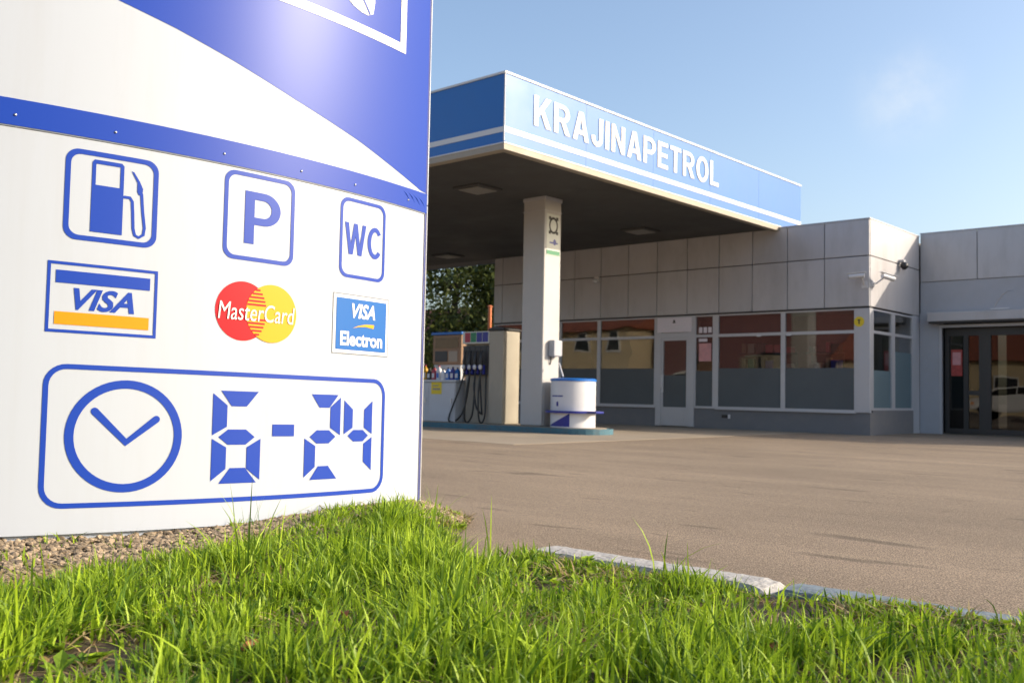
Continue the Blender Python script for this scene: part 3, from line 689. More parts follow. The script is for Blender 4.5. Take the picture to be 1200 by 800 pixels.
mb = MB(); mb.box(-4.039, -3.601, .0305, .0325, .50, 1.30); build(mb, 'frosted_film', M_film, sld)
mb = MB(); mb.box(-3.96, -3.64, .022, .0265, 1.52, 1.93); build(mb, 'notice', M_pink, sld)
for q in [(-3.97+.12*k, -3.88+.12*k, .030, .0345, 2.17, 2.30) for k in range(3)]+[(-3.97, -3.75, .030, .0345, 1.97, 2.04)]:
    mb = MB(); mb.box(*q); build(mb, 'notice', M_paper, sld)
mb = MB(); mb.lathe([(0.105, 0), (0.105, .006), (0, .006)], (0, 0, 0), 24)
for v in mb.b.verts: v.co = V((-.215+v.co.x, -.001-v.co.z, 2.30+v.co.y))
stk = build(mb, 'round_sticker', M_yellow, shop)
mb = MB(); mb.box(-.245, -.185, -.010, -.0075, 2.32, 2.345); mb.box(-.227, -.203, -.010, -.0075, 2.25, 2.319); build(mb, 'symbol', M_gap, stk)
mb = MB(); mb.box(-3.36, -3.16, .018, .029, .25, .32); v_ = build(mb, 'vent', M_blackp, shop)
mb = MB(); mb.box(-3.20, -3.14, .012, .0175, .24, .33); build(mb, 'vent_flap', M_white, v_)
# side windows (facing the yard)
f = MB(); z0, z1, zt = .502, 2.574, 2.10
for y0, y1 in ((.161, .21), (1.18, 1.24), (1.33, 1.38), (2.38, 2.43)): f.box(-.06, .0, y0, y1, z0, z1)
f.box(-.07, .003, 1.2405, 1.3295, z0, z1)
for y0, y1 in ((.21, 1.18), (1.38, 2.38)):
    f.box(-.06, 0, y0, y1, z0, z0+.05); f.box(-.06, 0, y0, y1, z1-.04, z1); f.box(-.06, .003, y0, y1, zt-.03, zt+.03)
sw = build(f, 'window', M_frame, shop)
for y0, y1 in ((.21, 1.18), (1.38, 2.38)):
    for a, b_ in ((z0+.05, zt-.03), (zt+.03, z1-.04)):
        mb = MB(); mb.box(-.036, -.030, y0, y1, a, b_); build(mb, 'pane', M_glass, sw)
    mb = MB(); mb.box(-.0275, -.0255, y0, y1, z0+.05, 1.32 if y0 < 1 else 1.75); build(mb, 'frosted_film', M_filmside, sw)

for (xa, xb, yy, lab_) in ((-3.35, -2.05, 1.05, 'dark shop shelf with goods behind the middle window'), (-1.75, -1.0, 1.1, 'narrow shop shelf with goods behind the right window')):
    t_ = thing('display_shelf', ((xa+xb)/2, yy, .02), lab_, 'shelf', 'shelves inside the shop')
    mb = MB(); mb.box(xa, xb, yy, yy+.03, .021, 1.75)
    for z in (.4, .85, 1.3, 1.7): mb.box(xa, xb, yy-.32, yy-.001, z, z+.025)
    build(mb, 'rack', M_gap, t_)
    rr = random.Random(int(xa*100)); x = xa+.05
    while x < xb-.12:
        w = rr.uniform(.08, .2); h = rr.uniform(.16, .32); m_ = rr.choice((M_green, M_redlab, M_gap, M_trim, M_brown, M_beige, M_navy))
        mb = MB(); mb.box(x, x+w, yy-.25, yy-.05, 1.326, 1.326+h, .012); build(mb, 'goods', m_, t_)
        if rr.random() < .7: mb = MB(); mb.box(x, x+w, yy-.25, yy-.05, 1.726, 1.726+h*.8, .012); build(mb, 'goods', rr.choice((M_brown, M_gap, M_redlab, M_trim)), t_)
        x += w+rr.uniform(.02, .07)

# ------------------------------------------------------------------ workshop wing
WY = 2.8448
wing = thing('workshop_wing', (4.5, 5, 0), 'set-back grey wing with roller shutter box above dark glazed sliding doors', 'building')
mb = MB(); mb.box(.06, 9.9, WY+.2, 10.5, 2.67, 4.30); build(mb, 'roof', M_roof, wing)
mb = MB(); mb.box(.03, 10, WY+.055, WY+.199, 2.67, 4.42); mb.box(9.8, 9.99, WY+.2, 10.5, 0, 4.30); mb.box(-.04, 9.79, 10.4, 10.5, 0, 4.3); build(mb, 'backing_wall', M_gap, wing)
mb = MB(); xs_ = [0.015, 1.22, 2.47, 3.72, 4.97, 6.22, 7.47, 8.72, 9.97]
for a, b_ in zip(xs_, xs_[1:]): mb.box(a+.007, b_-.007, WY, WY+.04, 3.372, 4.452, .006)
build(mb, 'cladding', M_clad, wing)
mb = MB(); mb.box(.015, 10, WY-.012, WY+.14, 4.454, 4.475); build(mb, 'parapet_capping', M_frame, wing)
mb = MB(); mb.box(.015, 10, WY+.02, WY+.054, 2.665, 3.365); build(mb, 'fascia', M_plaster, wing)
mb = MB(); mb.box(.003, .41, WY+.005, WY+.33, 0, 2.664); build(mb, 'pier', M_plaster, wing)
mb = MB(); mb.box(5.6, 10, WY+.005, WY+.33, 0, 2.664); build(mb, 'pier', M_plaster, wing)
mb = MB(); mb.box(.23, 5.8, WY-.22, WY+.004, 2.46, 2.663, .012); sb = build(mb, 'shutter_box', M_clad, wing)
mb = MB(); mb.box(.412, 5.598, WY+.02, WY+.06, 2.335, 2.40); mb.box(.412, .47, WY+.02, WY+.06, .0, 2.334); build(mb, 'guide_rail', M_frame, sb)
mb = MB(); mb.box(.26, 5.77, WY-.20, WY-.02, 2.42, 2.459); build(mb, 'slot', M_gap, sb)
mb = MB(); pts = [(.0+1.55, WY+.013, 2.75)] + [(1.55+.05*k, WY+.013, 2.75+.34*math.sin(k/7*math.pi*.55)) for k in range(1, 8)]
mb.tube(pts, .008, 6); mb.box(1.48, 1.85, WY-.002, WY+.018, 2.70, 2.72); build(mb, 'loose_cable', M_alu, wing)
DY = WY+.22
mb = MB()
for a, b_ in ((.472, .56), (.86, .96), (1.18, 1.42), (2.62, 2.74), (3.9, 4.02), (5.5, 5.597)): mb.box(a, b_, DY, DY+.07, .02, 2.33)
for a, b_ in ((.56, .86), (.96, 1.18), (1.42, 2.62), (2.74, 3.9), (4.02, 5.5)):
    mb.box(a, b_, DY, DY+.07, .02, .13); mb.box(a, b_, DY, DY+.07, 2.16, 2.33)
mb.box(.96, 1.18, DY, DY+.07, .86, .96)
sd = build(mb, 'sliding_door', M_darkframe, wing)
for a, b_, z0_, z1_ in ((.56, .86, .13, 2.16), (.96, 1.18, .13, .86), (.96, 1.18, .96, 2.16), (1.42, 2.62, .13, 2.16), (2.74, 3.9, .13, 2.16), (4.02, 5.5, .13, 2.16)):
    mb = MB(); mb.box(a, b_, DY+.03, DY+.038, z0_, z1_); build(mb, 'pane', M_glassdark, sd)
mb = MB(); mb.box(.60, .83, DY+.018, DY+.0285, 1.28, 1.86); build(mb, 'poster', M_redposter, sd)
mb = MB(); mb.box(.63, .80, DY+.013, DY+.0175, 1.52, 1.80); build(mb, 'poster_print', M_pink, sd)
mb = MB(); mb.box(.45, 9.7, 7.9, 8.0, 0, 2.66); mb.box(.42, 9.7, WY+.31, 8.0, -.03, .015); build(mb, 'workshop_floor', M_floor, wing)

# small devices on the walls
def camera_unit(p, d, label):
    p = V(p); d = V(d).normalized(); t_ = thing('security_camera', p, label, 'security camera', 'security cameras at the shop corner')
    mb = MB(); q = p + d*0.02
    mb.tube([q, q+d*.30], [.052, .052], 14); build(mb, 'housing', M_white, t_, smooth=True)
    mb = MB(); mb.tube([q-d*.04+V((0, 0, .055)), q+d*.36+V((0, 0, .055))], [.05, .05], 8); 
    for v in mb.b.verts: v.co.z = q.z + .06 + d.z*((v.co-q).dot(d)) + (v.co.z-q.z-.055-d.z*((v.co-q).dot(d)))*.2
    build(mb, 'sun_shield', M_white, t_)
    mb = MB(); mb.tube([q+d*.302, q+d*.306], [.04, .038], 14); build(mb, 'lens', M_blackp, t_)
    return t_, q
t1, q1 = camera_unit((-.02, -.17, 3.22), (-1, -.35, -.08), 'white bullet camera on the shop corner aimed left along the windows')
mb = MB(); mb.tube([q1+V((-.06, 0, -.03)), V((-.10, -.06, 3.05)), V((-.10, 0, 3.05))], .018, 8); mb.box(-.16, -.04, -.02, -.001, 2.98, 3.12); build(mb, 'bracket', M_alu, t1)
t2, q2 = camera_unit((.20, .10, 3.23), (.55, 1, -.22), 'white bullet camera on the shop corner aimed right towards the set-back wing')
mb = MB(); mb.tube([q2+V((.03, .05, -.03)), V((.08, .14, 3.08)), V((0, .14, 3.08))], .018, 8); mb.box(.001, .02, .08, .20, 3.01, 3.15); build(mb, 'bracket', M_alu, t2)
t_ = thing('dome_camera', (0.0, 1.62, 3.62), 'small black dome camera on the upper side wall of the shop', 'security camera')
mb = MB(); mb.sphere((.11, 1.62, 3.60), .085, 2); build(mb, 'dome', M_blackp, t_, smooth=True)
mb = MB(); mb.box(.001, .12, 1.56, 1.68, 3.67, 3.73, .01); build(mb, 'wall_bracket', M_plaster, t_)
mb = MB(); mb.box(.001, .03, 1.80, 1.95, 3.55, 3.72, .01); build(mb, 'cable_box', M_plaster, t_)
t_ = thing('wall_lamp', (-6.88, 0, 3.58), 'small pale lamp fixed on the grey panels above the left windows', 'lamp')
mb = MB(); mb.box(-6.95, -6.81, -.04, -.001, 3.54, 3.66, .008); build(mb, 'base', M_alu, t_)
mb = MB(); mb.sphere((-6.88, -.09, 3.54), .075, 2, (1, 1, .8)); build(mb, 'lamp_head', M_white, t_, smooth=True)

# ------------------------------------------------------------------ pump island
isl = MB(); yc_, rr_ = -5.47, .53
pts = [(-16, yc_-rr_)] + [(-3.02+rr_*math.cos(t_), yc_+rr_*math.sin(t_)) for t_ in np.linspace(-math.pi/2, math.pi/2, 14)] + [(-16, yc_+rr_)]
isl.prism([(x, y, 0.0) for x, y in pts], (0, 0, .10))
t_ = thing('pump_island', (-8, yc_, 0), 'long raised concrete island with worn teal edge under the pumps and column', 'kerb island')
build(isl, 'edge_kerb', M_teal, t_)
isl = MB(); isl.prism([(x if x < -15.9 else (x-.10 if x > -3.0 else x), yc_+(y-yc_)*.82, .1005) for x, y in pts], (0, 0, .012)); build(isl, 'paving', M_concrete, t_)

def dispenser(x0, label, screen_only=False):
    """pump: nozzle bank on the left half, plain service column on the right half"""
    t_ = thing('fuel_dispenser', (x0+.55, -5.5, .112), label, 'fuel pump', 'fuel pumps on the island')
    y0, y1 = -5.72, -5.24
    mb = MB(); mb.box(x0+.72, x0+1.10, y0, y1, .113, 1.90, .02); mb.box(x0, x0+.719, y0+.10, y1-.10, .113, 1.86, .01); build(mb, 'body', M_beige, t_)
    mb = MB(); mb.box(x0+.0, x0+.719, y0+.02, y0+.099, 1.05, 1.62, .01); build(mb, 'nozzle_bank', M_blackp, t_)
    mb = MB(); mb.box(x0+.0, x0+.72, y0, y0+.099, 1.66, 1.90, .01); hd = build(mb, 'header', M_stickerpale, t_)
    for k, m_ in enumerate((M_redlab, M_green, M_navy, M_navy)):
        mb = MB(); mb.box(x0+.07+.16*k, x0+.215+.16*k, y0-.004, y0-.0005, 1.69, 1.88); build(mb, 'grade_label', m_, hd)
    mb = MB(); mb.box(x0+.70, x0+1.13, y0-.02, y1+.02, 1.902, 1.935, .012)
    arc = [(x0+.72+.38*(1-math.cos(a))/2*1.0, 0, 1.936+.045*math.sin(a)) for a in np.linspace(0, math.pi, 10)]
    mb.prism([(x, y0, z) for x, _, z in arc], (0, y1-y0, 0)); build(mb, 'top_cap', M_blackp, t_)
    for k in range(4):
        x = x0+.12+.15*k
        mb = MB(); mb.box(x-.05, x+.05, y0-.03, y0+.019, 1.06, 1.24, .01); build(mb, 'holster', M_navy, t_)
        mb = MB(); mb.tube([(x, y0-.035, 1.12), (x, y0-.07, 1.30), (x, y0-.045, 1.47), (x, y0-.01, 1.52)], [.028, .034, .022, .014], 8)
        nz_ = build(mb, 'nozzle', M_blackp, t_, smooth=True)
        mb = MB(); mb.sphere((x, y0-.075, 1.20), .042, 2, (1, .8, 1.3)); build(mb, 'guard', M_white, nz_, smooth=True)
        sw_ = (-.34, -.04, .20, .05)[k]; bot = (.13, .14, .30, .14)[k]
        pts_ = [(x, y0-.045, 1.10), (x-.01+sw_*.15, y0-.10, .80), (x+sw_*.6, y0-.14, .45), (x+sw_, y0-.12, bot+.03), (x+sw_*.8+.04, y0-.06, bot), (x+sw_*.35+.10, y0-.03, .36), (x+.07, y0+.02, .95), (x+.06, y0+.03, 1.62)]
        # smooth the hose path
        P_ = [V(p) for p in pts_]; out = []
        for i in range(len(P_)-1):
            a, b_, c_, d_ = P_[max(i-1, 0)], P_[i], P_[i+1], P_[min(i+2, len(P_)-1)]
            for s_ in np.linspace(0, 1, 6, endpoint=False):
                out.append(0.5*((2*b_)+(c_-a)*s_+(2*a-5*b_+4*c_-d_)*s_*s_+(3*b_-a-3*c_+d_)*s_**3))
        out.append(P_[-1]); mb = MB(); mb.tube(out, .017, 8); build(mb, 'hose', M_black, t_, smooth=True)
    mb = MB(); mb.box(x0+.78, x0+1.04, y0-.003, y0-.0005, .30, .32); mb.box(x0+1.102, x0+1.106, y0+.05, y1-.05, .16, 1.86, .001); build(mb, 'side_cover', M_beige, t_)
    return t_
dispenser(-5.89, 'beige fuel pump with four black nozzles and drooping hoses beside the column')
# second unit further along, its display head showing above the cabinet
t_ = thing('display_terminal', (-6.95, -5.0, .112), 'brown screened terminal with blue top rail behind the oil bottles', 'terminal')
mb = MB(); mb.box(-7.35, -6.55, -5.10, -4.98, .113, 1.28, .01); build(mb, 'pedestal', M_cab, t_)
mb = MB(); mb.box(-7.35, -6.50, -5.14, -4.98, 1.285, 1.90, .015); build(mb, 'housing', M_brown, t_)
mb = MB(); mb.box(-7.27, -6.58, -5.150, -5.1405, 1.62, 1.84); build(mb, 'screen', M_screen, t_)
mb = MB(); mb.box(-7.27, -6.90, -5.150, -5.1405, 1.34, 1.56); build(mb, 'keypad', M_blackp, t_)
mb = MB(); mb.box(-6.86, -6.60, -5.150, -5.1405, 1.34, 1.56); build(mb, 'advert', M_trim, t_)
mb = MB(); mb.box(-7.38, -6.47, -5.17, -4.96, 1.905, 1.96, .01); build(mb, 'top_rail', M_blue, t_)
# oil cabinet with bottles
t_ = thing('oil_cabinet', (-7.2, -5.6, .112), 'low pale grey cabinet on the island holding oil bottles', 'cabinet')
mb = MB(); mb.box(-8.3, -5.98, -5.80, -5.40, .113, .90, .012); build(mb, 'body', M_cab, t_)
mb = MB(); mb.box(-8.34, -5.95, -5.83, -5.37, .902, .95, .008); build(mb, 'top', M_cab, t_)
for x in (-7.9, -7.1, -6.35):
    mb = MB(); mb.box(x-.35, x+.35, -5.808, -5.8005, .20, .86, .002); dd = build(mb, 'door', M_cab, t_)
    mb = MB(); mb.box(x+.26, x+.29, -5.83, -5.809, .48, .58, .004); build(mb, 'handle', M_alu, dd)
mb = MB(); mb.box(-6.66, -6.36, -5.812, -5.8085, .66, .90); yl = build(mb, 'yellow_notice', M_yellow, t_)
mb = MB(); mb.box(-6.62, -6.40, -5.815, -5.8125, .74, .78); mb.box(-6.62, -6.45, -5.815, -5.8125, .82, .84); build(mb, 'notice_mark', M_trim, yl)
bcol = [('yellow', M_signyel, 'amber'), ('dark', M_gap, None), ('red', M_redlab, None), ('white', M_white, None), ('grey', M_alu, None), ('blue', M_blue, None), ('navy', M_navy, None), ('light blue', M_signcyan, None)]
lab = ['yellow oil bottle at the left end of the row on the grey cabinet', 'black oil bottle between the yellow and the red bottle on the cabinet', 'red oil bottle beside the white one on the cabinet',
       'plain white oil bottle in the middle of the row on the cabinet', 'silver grey oil bottle between the white and blue bottles', 'mid blue oil bottle beside the silver grey one on the cabinet', 'navy oil bottle between two lighter blue bottles on the cabinet', 'light blue oil bottle at the right end of the cabinet, next to the pump']
for k, (nm, m_, _) in enumerate(bcol):
    x = -7.05+.135*k; h = (.30, .24, .27, .29, .22, .25, .26, .25)[k]
    t_ = thing('oil_bottle', (x, -5.62, .951), lab[k], 'bottle', 'oil bottles on the cabinet')
    mb = MB(); w = .055
    def rg(s_, z): return [mb.b.verts.new((x+w*s_*a, -5.62+.04*s_*b_, z)) for a, b_ in ((-1, -.7), (-.7, -1), (.7, -1), (1, -.7), (1, .7), (.7, 1), (-.7, 1), (-1, .7))]
    rings = [rg(1, .951), rg(1, .951+h*.62), rg(.75, .951+h*.78), rg(.35, .951+h*.85), rg(.33, .951+h*.90)]
    for a, b_ in zip(rings, rings[1:]):
        for j in range(8): mb.b.faces.new((a[j], a[(j+1) % 8], b_[(j+1) % 8], b_[j]))
    mb.b.faces.new(rings[0][::-1]); mb.b.faces.new(rings[-1]); build(mb, 'body', m_, t_)
    mb = MB(); mb.cone((x, -5.62, .952+h*.90), (x, -5.62, .952+h), .022, .020, 10); build(mb, 'cap', M_redlab if k in (0, 3) else M_blackp, t_)
    mb = MB(); mb.box(x-.035, x+.035, -5.662, -5.6605, .99, .99+h*.35); build(mb, 'paper_label', M_white if k != 3 else M_blue, t_)

# round service drum
DC = V((-3.25, -5.50, .112)); DR = .41
t_ = thing('service_drum', DC, 'round white air and water drum with blue rim and ledge beside the column', 'service unit')
mb = MB(); mb.lathe([(DR, .002), (DR, .83)], DC, 48); build(mb, 'drum', M_white, t_, smooth=True)
mb = MB(); mb.lathe([(DR+.012, .831), (DR+.012, .868), (DR-.02, .885), (0, .885)], DC, 48); build(mb, 'rim', M_blue, t_, smooth=True)
mb = MB(); mb.lathe([(DR+.001, .26), (DR+.09, .26), (DR+.09, .30), (DR+.001, .30)], DC, 40, R_(150), R_(390)); mb.box(DC.x+.36, DC.x+.66, DC.y-.18, DC.y+.05, DC.z+.262, DC.z+.302, .01); build(mb, 'ledge', M_navy, t_)
def drum_patch(a0, a1, pts_fn, name, m_, off=.002, n=14):
    mb = MB(); prev = None
    for i in range(n+1):
        a = R_(a0+(a1-a0)*i/n); lo_, hi_ = pts_fn(i/n)
        c_ = [mb.b.verts.new(DC+V(((DR+off)*math.cos(a), (DR+off)*math.sin(a), z))) for z in (lo_, hi_)]
        if prev: mb.b.faces.new((prev[0], c_[0], c_[1], prev[1]))
        prev = c_
    return build(mb, name, m_, t_, smooth=True)
drum_patch(215, 300, lambda s: (.02, .02+.24*(s**1.6)), 'blue_swoosh', M_navy)
dp = drum_patch(240, 285, lambda s: (.34, .80), 'service_hatch', M_white, .0025)
drum_patch(243, 282, lambda s: (.55, .572), 'blue_line', M_navy, .004)
drum_patch(262, 269, lambda s: (.38, .46), 'valve_mark', M_navy, .004)
drum_patch(258, 266, lambda s: (.65, .72), 'round_mark', M_alu, .004)
mb = MB(); mb.tube([DC+V((-.12, -.15, .91)), DC+V((-.30, -.05, 1.16))], .014, 8); build(mb, 'lever', M_white, t_, smooth=True)

# ------------------------------------------------------------------ kerb stones
def kerb_stone(p0, p1, m_, label, worn=None, group='kerb stones edging the grass'):
    p0, p1 = V(p0), V(p1); d = (p1-p0); Ln = d.length; d.normalize(); nrm = V((-d.y, d.x, 0))
    mb = MB(); nx = 44; prof = [(-.08, -.05), (-.08, .104), (-.068, .120), (-.02, .123), (.02, .123), (.066, .121), (.08, .102), (.08, -.05)]
    rows = []
    for i in range(nx+1):
        s_ = i/nx; row = []
        for (w, z) in prof:
            j = .0 if z < 0 else 1.0
            e = 0.0
            if i in (0, nx): e = .012
            zz = z - j*(random.uniform(0, .003) + e)
            if worn and z > 0 and s_ > .93: zz -= (s_-.93)/.07*.018*random.uniform(.4, 1)
            ww = w*(1 - .03*random.random()*j)
            row.append(mb.b.verts.new(p0 + d*(Ln*s_) + nrm*ww + V((0, 0, zz))))
        rows.append(row)
    k = len(prof)
    for a, b_ in zip(rows, rows[1:]):
        for j in range(k): mb.b.faces.new((a[j], a[(j+1) % k], b_[(j+1) % k], b_[j]))
    mb.b.faces.new(rows[0]); mb.b.faces.new(rows[-1][::-1])
    base = (p0+p1)/2
    o = build(mb, 'kerb_stone', m_, None, loc=base)
    return tag(o, label, 'kerb stone', group)
KY = -16.515
xs_ = [4.98, 5.285, 6.262, 7.25, 8.24]
kerb_stone((5.29, KY, 0), (6.255, KY, 0), M_kerbw, 'worn white painted kerb stone with broken end between grass and asphalt', worn=True)
kerb_stone((6.285, KY, 0), (7.25, KY, 0), M_kerbb, 'faded blue kerb stone next to the broken end of the white one')
kerb_stone((7.265, KY, 0), (8.24, KY, 0), M_kerbw, 'pale kerb stone at the right edge, mostly hidden in grass')
cur = [(5.275, KY), (5.00, -16.45), (4.75, -16.26), (4.58, -15.98), (4.42, -15.69)]
clab = ['short grey kerb stone starting the bend towards the totem', 'rough grey kerb stone in the bend, behind grass tufts', 'rough grey kerb stone further round the bend by the totem', 'dark rough kerb stone nearest the foot of the totem']
for k, (a, b_) in []:
    kerb_stone((b_[0], b_[1], -.075), (a[0]-.01, a[1], -.075), M_kerbold, clab[k])

# ------------------------------------------------------------------ gravel and grass
def arc_of(x, y):
    v = V((x-SC.x, y-SC.y, 0)); xc = v.dot(RH); yc = v.dot(FH)
    return math.atan2(xc, -yc)*SR, math.hypot(xc, yc)-SR
def gravel_w(a): return max(.06, .92 - .56*(a-2.2))
def gravel():
    ico = bmesh.new(); bmesh.ops.create_icosphere(ico, subdivisions=1, radius=1.0)
    bv = np.array([v.co[:] for v in ico.verts]); bf = np.array([[v.index for v in f.verts] for f in ico.faces]); ico.free()
    P_, F_ = [], []; k = 0; n = 0
    while n < 19000:
        a = random.uniform(1.6, 4.6); w = gravel_w(a)
        d_ = random.random()**0.9*(w+.22)-.03
        if d_ > w and random.random() > .35: continue
        th = a/SR; p = fromcs(-4.1187+(SR+d_)*math.sin(th), 7.2555-(SR+d_)*math.cos(th))
        if not in_bed(p.x, p.y): continue
        r = random.choice((.003, .004, .006, .008, .010, .014)) * random.uniform(.7, 1.2)
        z = bedz(p.x, p.y) + r*.25 + random.uniform(0, .01)
        sc_ = np.array([random.uniform(.8, 1.4), random.uniform(.7, 1.2), random.uniform(.45, .8)])*r
        q = bv*(1+rng.uniform(-.18, .18, (len(bv), 1)))*sc_; c_, s_ = math.cos(n), math.sin(n)
        q = np.c_[q[:, 0]*c_-q[:, 1]*s_, q[:, 0]*s_+q[:, 1]*c_, q[:, 2]] + np.array([p.x, p.y, z])
        P_.append(q); F_.append(bf+k); k += len(bv); n += 1
    me = bpy.data.meshes.new('gravel'); me.from_pydata(np.concatenate(P_).tolist(), [], np.concatenate(F_).tolist()); me.materials.append(M_pebble)
    o = bpy.data.objects.new('gravel', me); COL.objects.link(o)
    tag(o, 'brown and grey gravel strip along the foot of the totem', 'gravel', kind='stuff')
gravel()

def blades(name, n_target, region, hfun, m_, label, wid=(.0042, .0100), flat=0.0, seed=3, tuft=(5, 13), tr=.028, accept=None):
    r = np.random.default_rng(seed); bx, by, hh, az, ln_, wd = [], [], [], [], [], []
    n = 0
    while n < n_target:
        x, y = region(r)
        k = r.integers(*tuft); tall = r.uniform(.75, 1.25)
        if accept and not accept(x, y, r): continue
        for _ in range(k):
            px_, py_ = x+r.normal(0, tr), y+r.normal(0, tr)
            if not in_bed(px_, py_) or px_ < -2.9: continue
            a_, d_ = arc_of(px_, py_)
            if d_ < .02: continue
            bx.append(px_); by.append(py_); hh.append(hfun(px_, py_, r)*tall)
            az.append(math.atan2(py_-y, px_-x)+r.normal(0, .7)); ln_.append(abs(r.normal(.34, .42))+flat); wd.append(r.uniform(*wid)); n += 1
    N = len(bx); bx, by, hh, az, ln_, wd = map(np.array, (bx, by, hh, az, ln_, wd))
    bz = np.array([bedz(a, b_) for a, b_ in zip(bx, by)])-.008
    segn = 4; ts = np.linspace(0, 1, segn+1)
    dx, dy = np.cos(az), np.sin(az); tw = r.uniform(0, np.pi, N)
    sx, sy = np.cos(tw), np.sin(tw)
    verts = np.zeros((N, 2*segn+1, 3))
    for i, t_ in enumerate(ts):
        out = hh*ln_*(t_**2)*1.15; up = hh*(t_ - .33*np.minimum(ln_, 1.6)*t_**2.4)
        w = wd*(1-.15*t_-.8*t_**3)/2 if i < segn else 0
        cx_, cy_, cz_ = bx+dx*out, by+dy*out, bz+up
        if i < segn:
            verts[:, 2*i] = np.c_[cx_-sx*w, cy_-sy*w, cz_]; verts[:, 2*i+1] = np.c_[cx_+sx*w, cy_+sy*w, cz_]
        else: verts[:, 2*i] = np.c_[cx_, cy_, cz_]
    nv = 2*segn+1; base = np.arange(N)[:, None]*nv
    fq = np.concatenate([base+np.array([[2*i, 2*i+1, 2*i+3, 2*i+2]]) for i in range(segn-1)], 0)
    ft = base+np.array([[2*segn-2, 2*segn-1, 2*segn]])
    me = bpy.data.meshes.new(name); me.from_pydata(verts.reshape(-1, 3).tolist(), [], fq.tolist()+ft.tolist())
    me.polygons.foreach_set('use_smooth', [True]*len(me.polygons)); me.materials.append(m_)
    o = bpy.data.objects.new(name, me); COL.objects.link(o)
    return tag(o, label, 'grass', kind='stuff')
def view_region(r):
    while True:
        d_ = math.sqrt(r.uniform(1.25**2, 5.6**2)); x = r.uniform(-.64, .64)*d_
        p = fromcs(x, d_)
        if in_bed(p.x, p.y): return p.x, p.y
def pnoise(x, y, s=1.0):
    return .5+.25*(math.sin(3.1*s*x+1.3*math.sin(2.2*s*y))+math.sin(2.7*s*y+1.7*math.sin(1.9*s*x+.5)))
def hgrass(x, y, r):
    h = .05+.085*pnoise(x, y, 1.7)+.05*pnoise(x+7, y, 5.5)
    a_, d_ = arc_of(x, y); e_ = d_-gravel_w(a_)
    if e_ < .45: h *= .55+max(0, e_)
    if y > -16.95 and x > 5.2: h *= .62
    if x < 5.3: h *= min(1, .42+edge_d(x, y)/.5)
    return .9*h*r.uniform(.4, 1.1)*(1.5 if r.random() < .05 else 1)
BARE = [(fromcs(.04, 2.52), .13), (fromcs(-.92, 2.25), .10), (fromcs(.50, 2.45), .09), (fromcs(-.35, 2.15), .10)]
def acc(x, y, r):
    for p_, rad in BARE:
        if math.hypot((x-p_.x), (y-p_.y)) < rad*r.uniform(.6, 1.2) and r.random() < .85: return False
    a_, d_ = arc_of(x, y); w = gravel_w(a_)
    if d_ < w: return r.random() < .03
    if d_ < w+.2: return r.random() < .25+.75*(d_-w)/.2
    return r.random() < .15+.85*max(0, min(1, (pnoise(x+4, y+1, 3.1)+.45*pnoise(x, y+3, 9)-.48)*2.6))
blades('grass', 36000, view_region, hgrass, M_grass, 'bright green uncut grass in the foreground bed', accept=acc)
def bed_region(r):
    while True:
        x, y = r.uniform(-2.5, 15.5), r.uniform(-21, -15.4)
        if in_bed(x, y): return x, y
blades('grass', 12500, bed_region, hgrass, M_grass, 'thinner green grass over the rest of the planted bed', seed=8, accept=acc)
blades('dead_grass', 12000, view_region, lambda x, y, r: .05*r.uniform(.6, 1.4), M_straw, 'brown dead grass lying low among the green blades', flat=.9, seed=21, accept=lambda x, y, r: r.random() < (1 if pnoise(x+1, y+2, 3.0) > .62 else .25) and arc_of(x, y)[1] > gravel_w(arc_of(x, y)[0])*.7)
def spot(*ps):
    ps = list(ps)
    def f_(r):
        p = ps[r.integers(len(ps))]; q = fromcs(*p); return q.x+r.normal(0, .02), q.y+r.normal(0, .02)
    return f_
blades('tall_grass', 60, spot((-.05, 3.95), (-.02, 3.9), (-.82, 3.15), (.55, 3.25), (-.33, 4.3), (1.35, 2.6), (1.55, 2.75)), lambda x, y, r: r.uniform(.16, .30), M_grass, 'a few taller single grass stalks rising above the lawn', seed=31, tuft=(1, 3), wid=(.004, .007))
# broad leaved weeds low in the grass
def weeds():
    r = np.random.default_rng(5); P_, F_ = [], []; k = 0
    for _ in range(650):
        x, y = view_region(r); a_, d_ = arc_of(x, y)
        if d_ < gravel_w(a_)+.1: continue
        z = bedz(x, y)
        for j in range(r.integers(4, 8)):
            az_ = r.uniform(0, 6.28); L_ = r.uniform(.025, .06); w = L_*.28; up = r.uniform(.3, .9)
            d1 = np.array([math.cos(az_), math.sin(az_), up]); sd_ = np.array([-math.sin(az_), math.cos(az_), 0])
            b0 = np.array([x, y, z+.005]); pm = b0+d1*L_*.55; pe = b0+d1*L_ - np.array([0, 0, L_*.25])
            P_ += [b0, pm+sd_*w, pe, pm-sd_*w]; F_.append((k, k+1, k+2, k+3)); k += 4
    me = bpy.data.meshes.new('weeds'); me.from_pydata([tuple(p) for p in P_], [], F_); me.materials.append(M_grass)
    o = bpy.data.objects.new('weeds', me); COL.objects.link(o); tag(o, 'small broad leaved weeds among the grass', 'weeds', kind='stuff')
weeds()
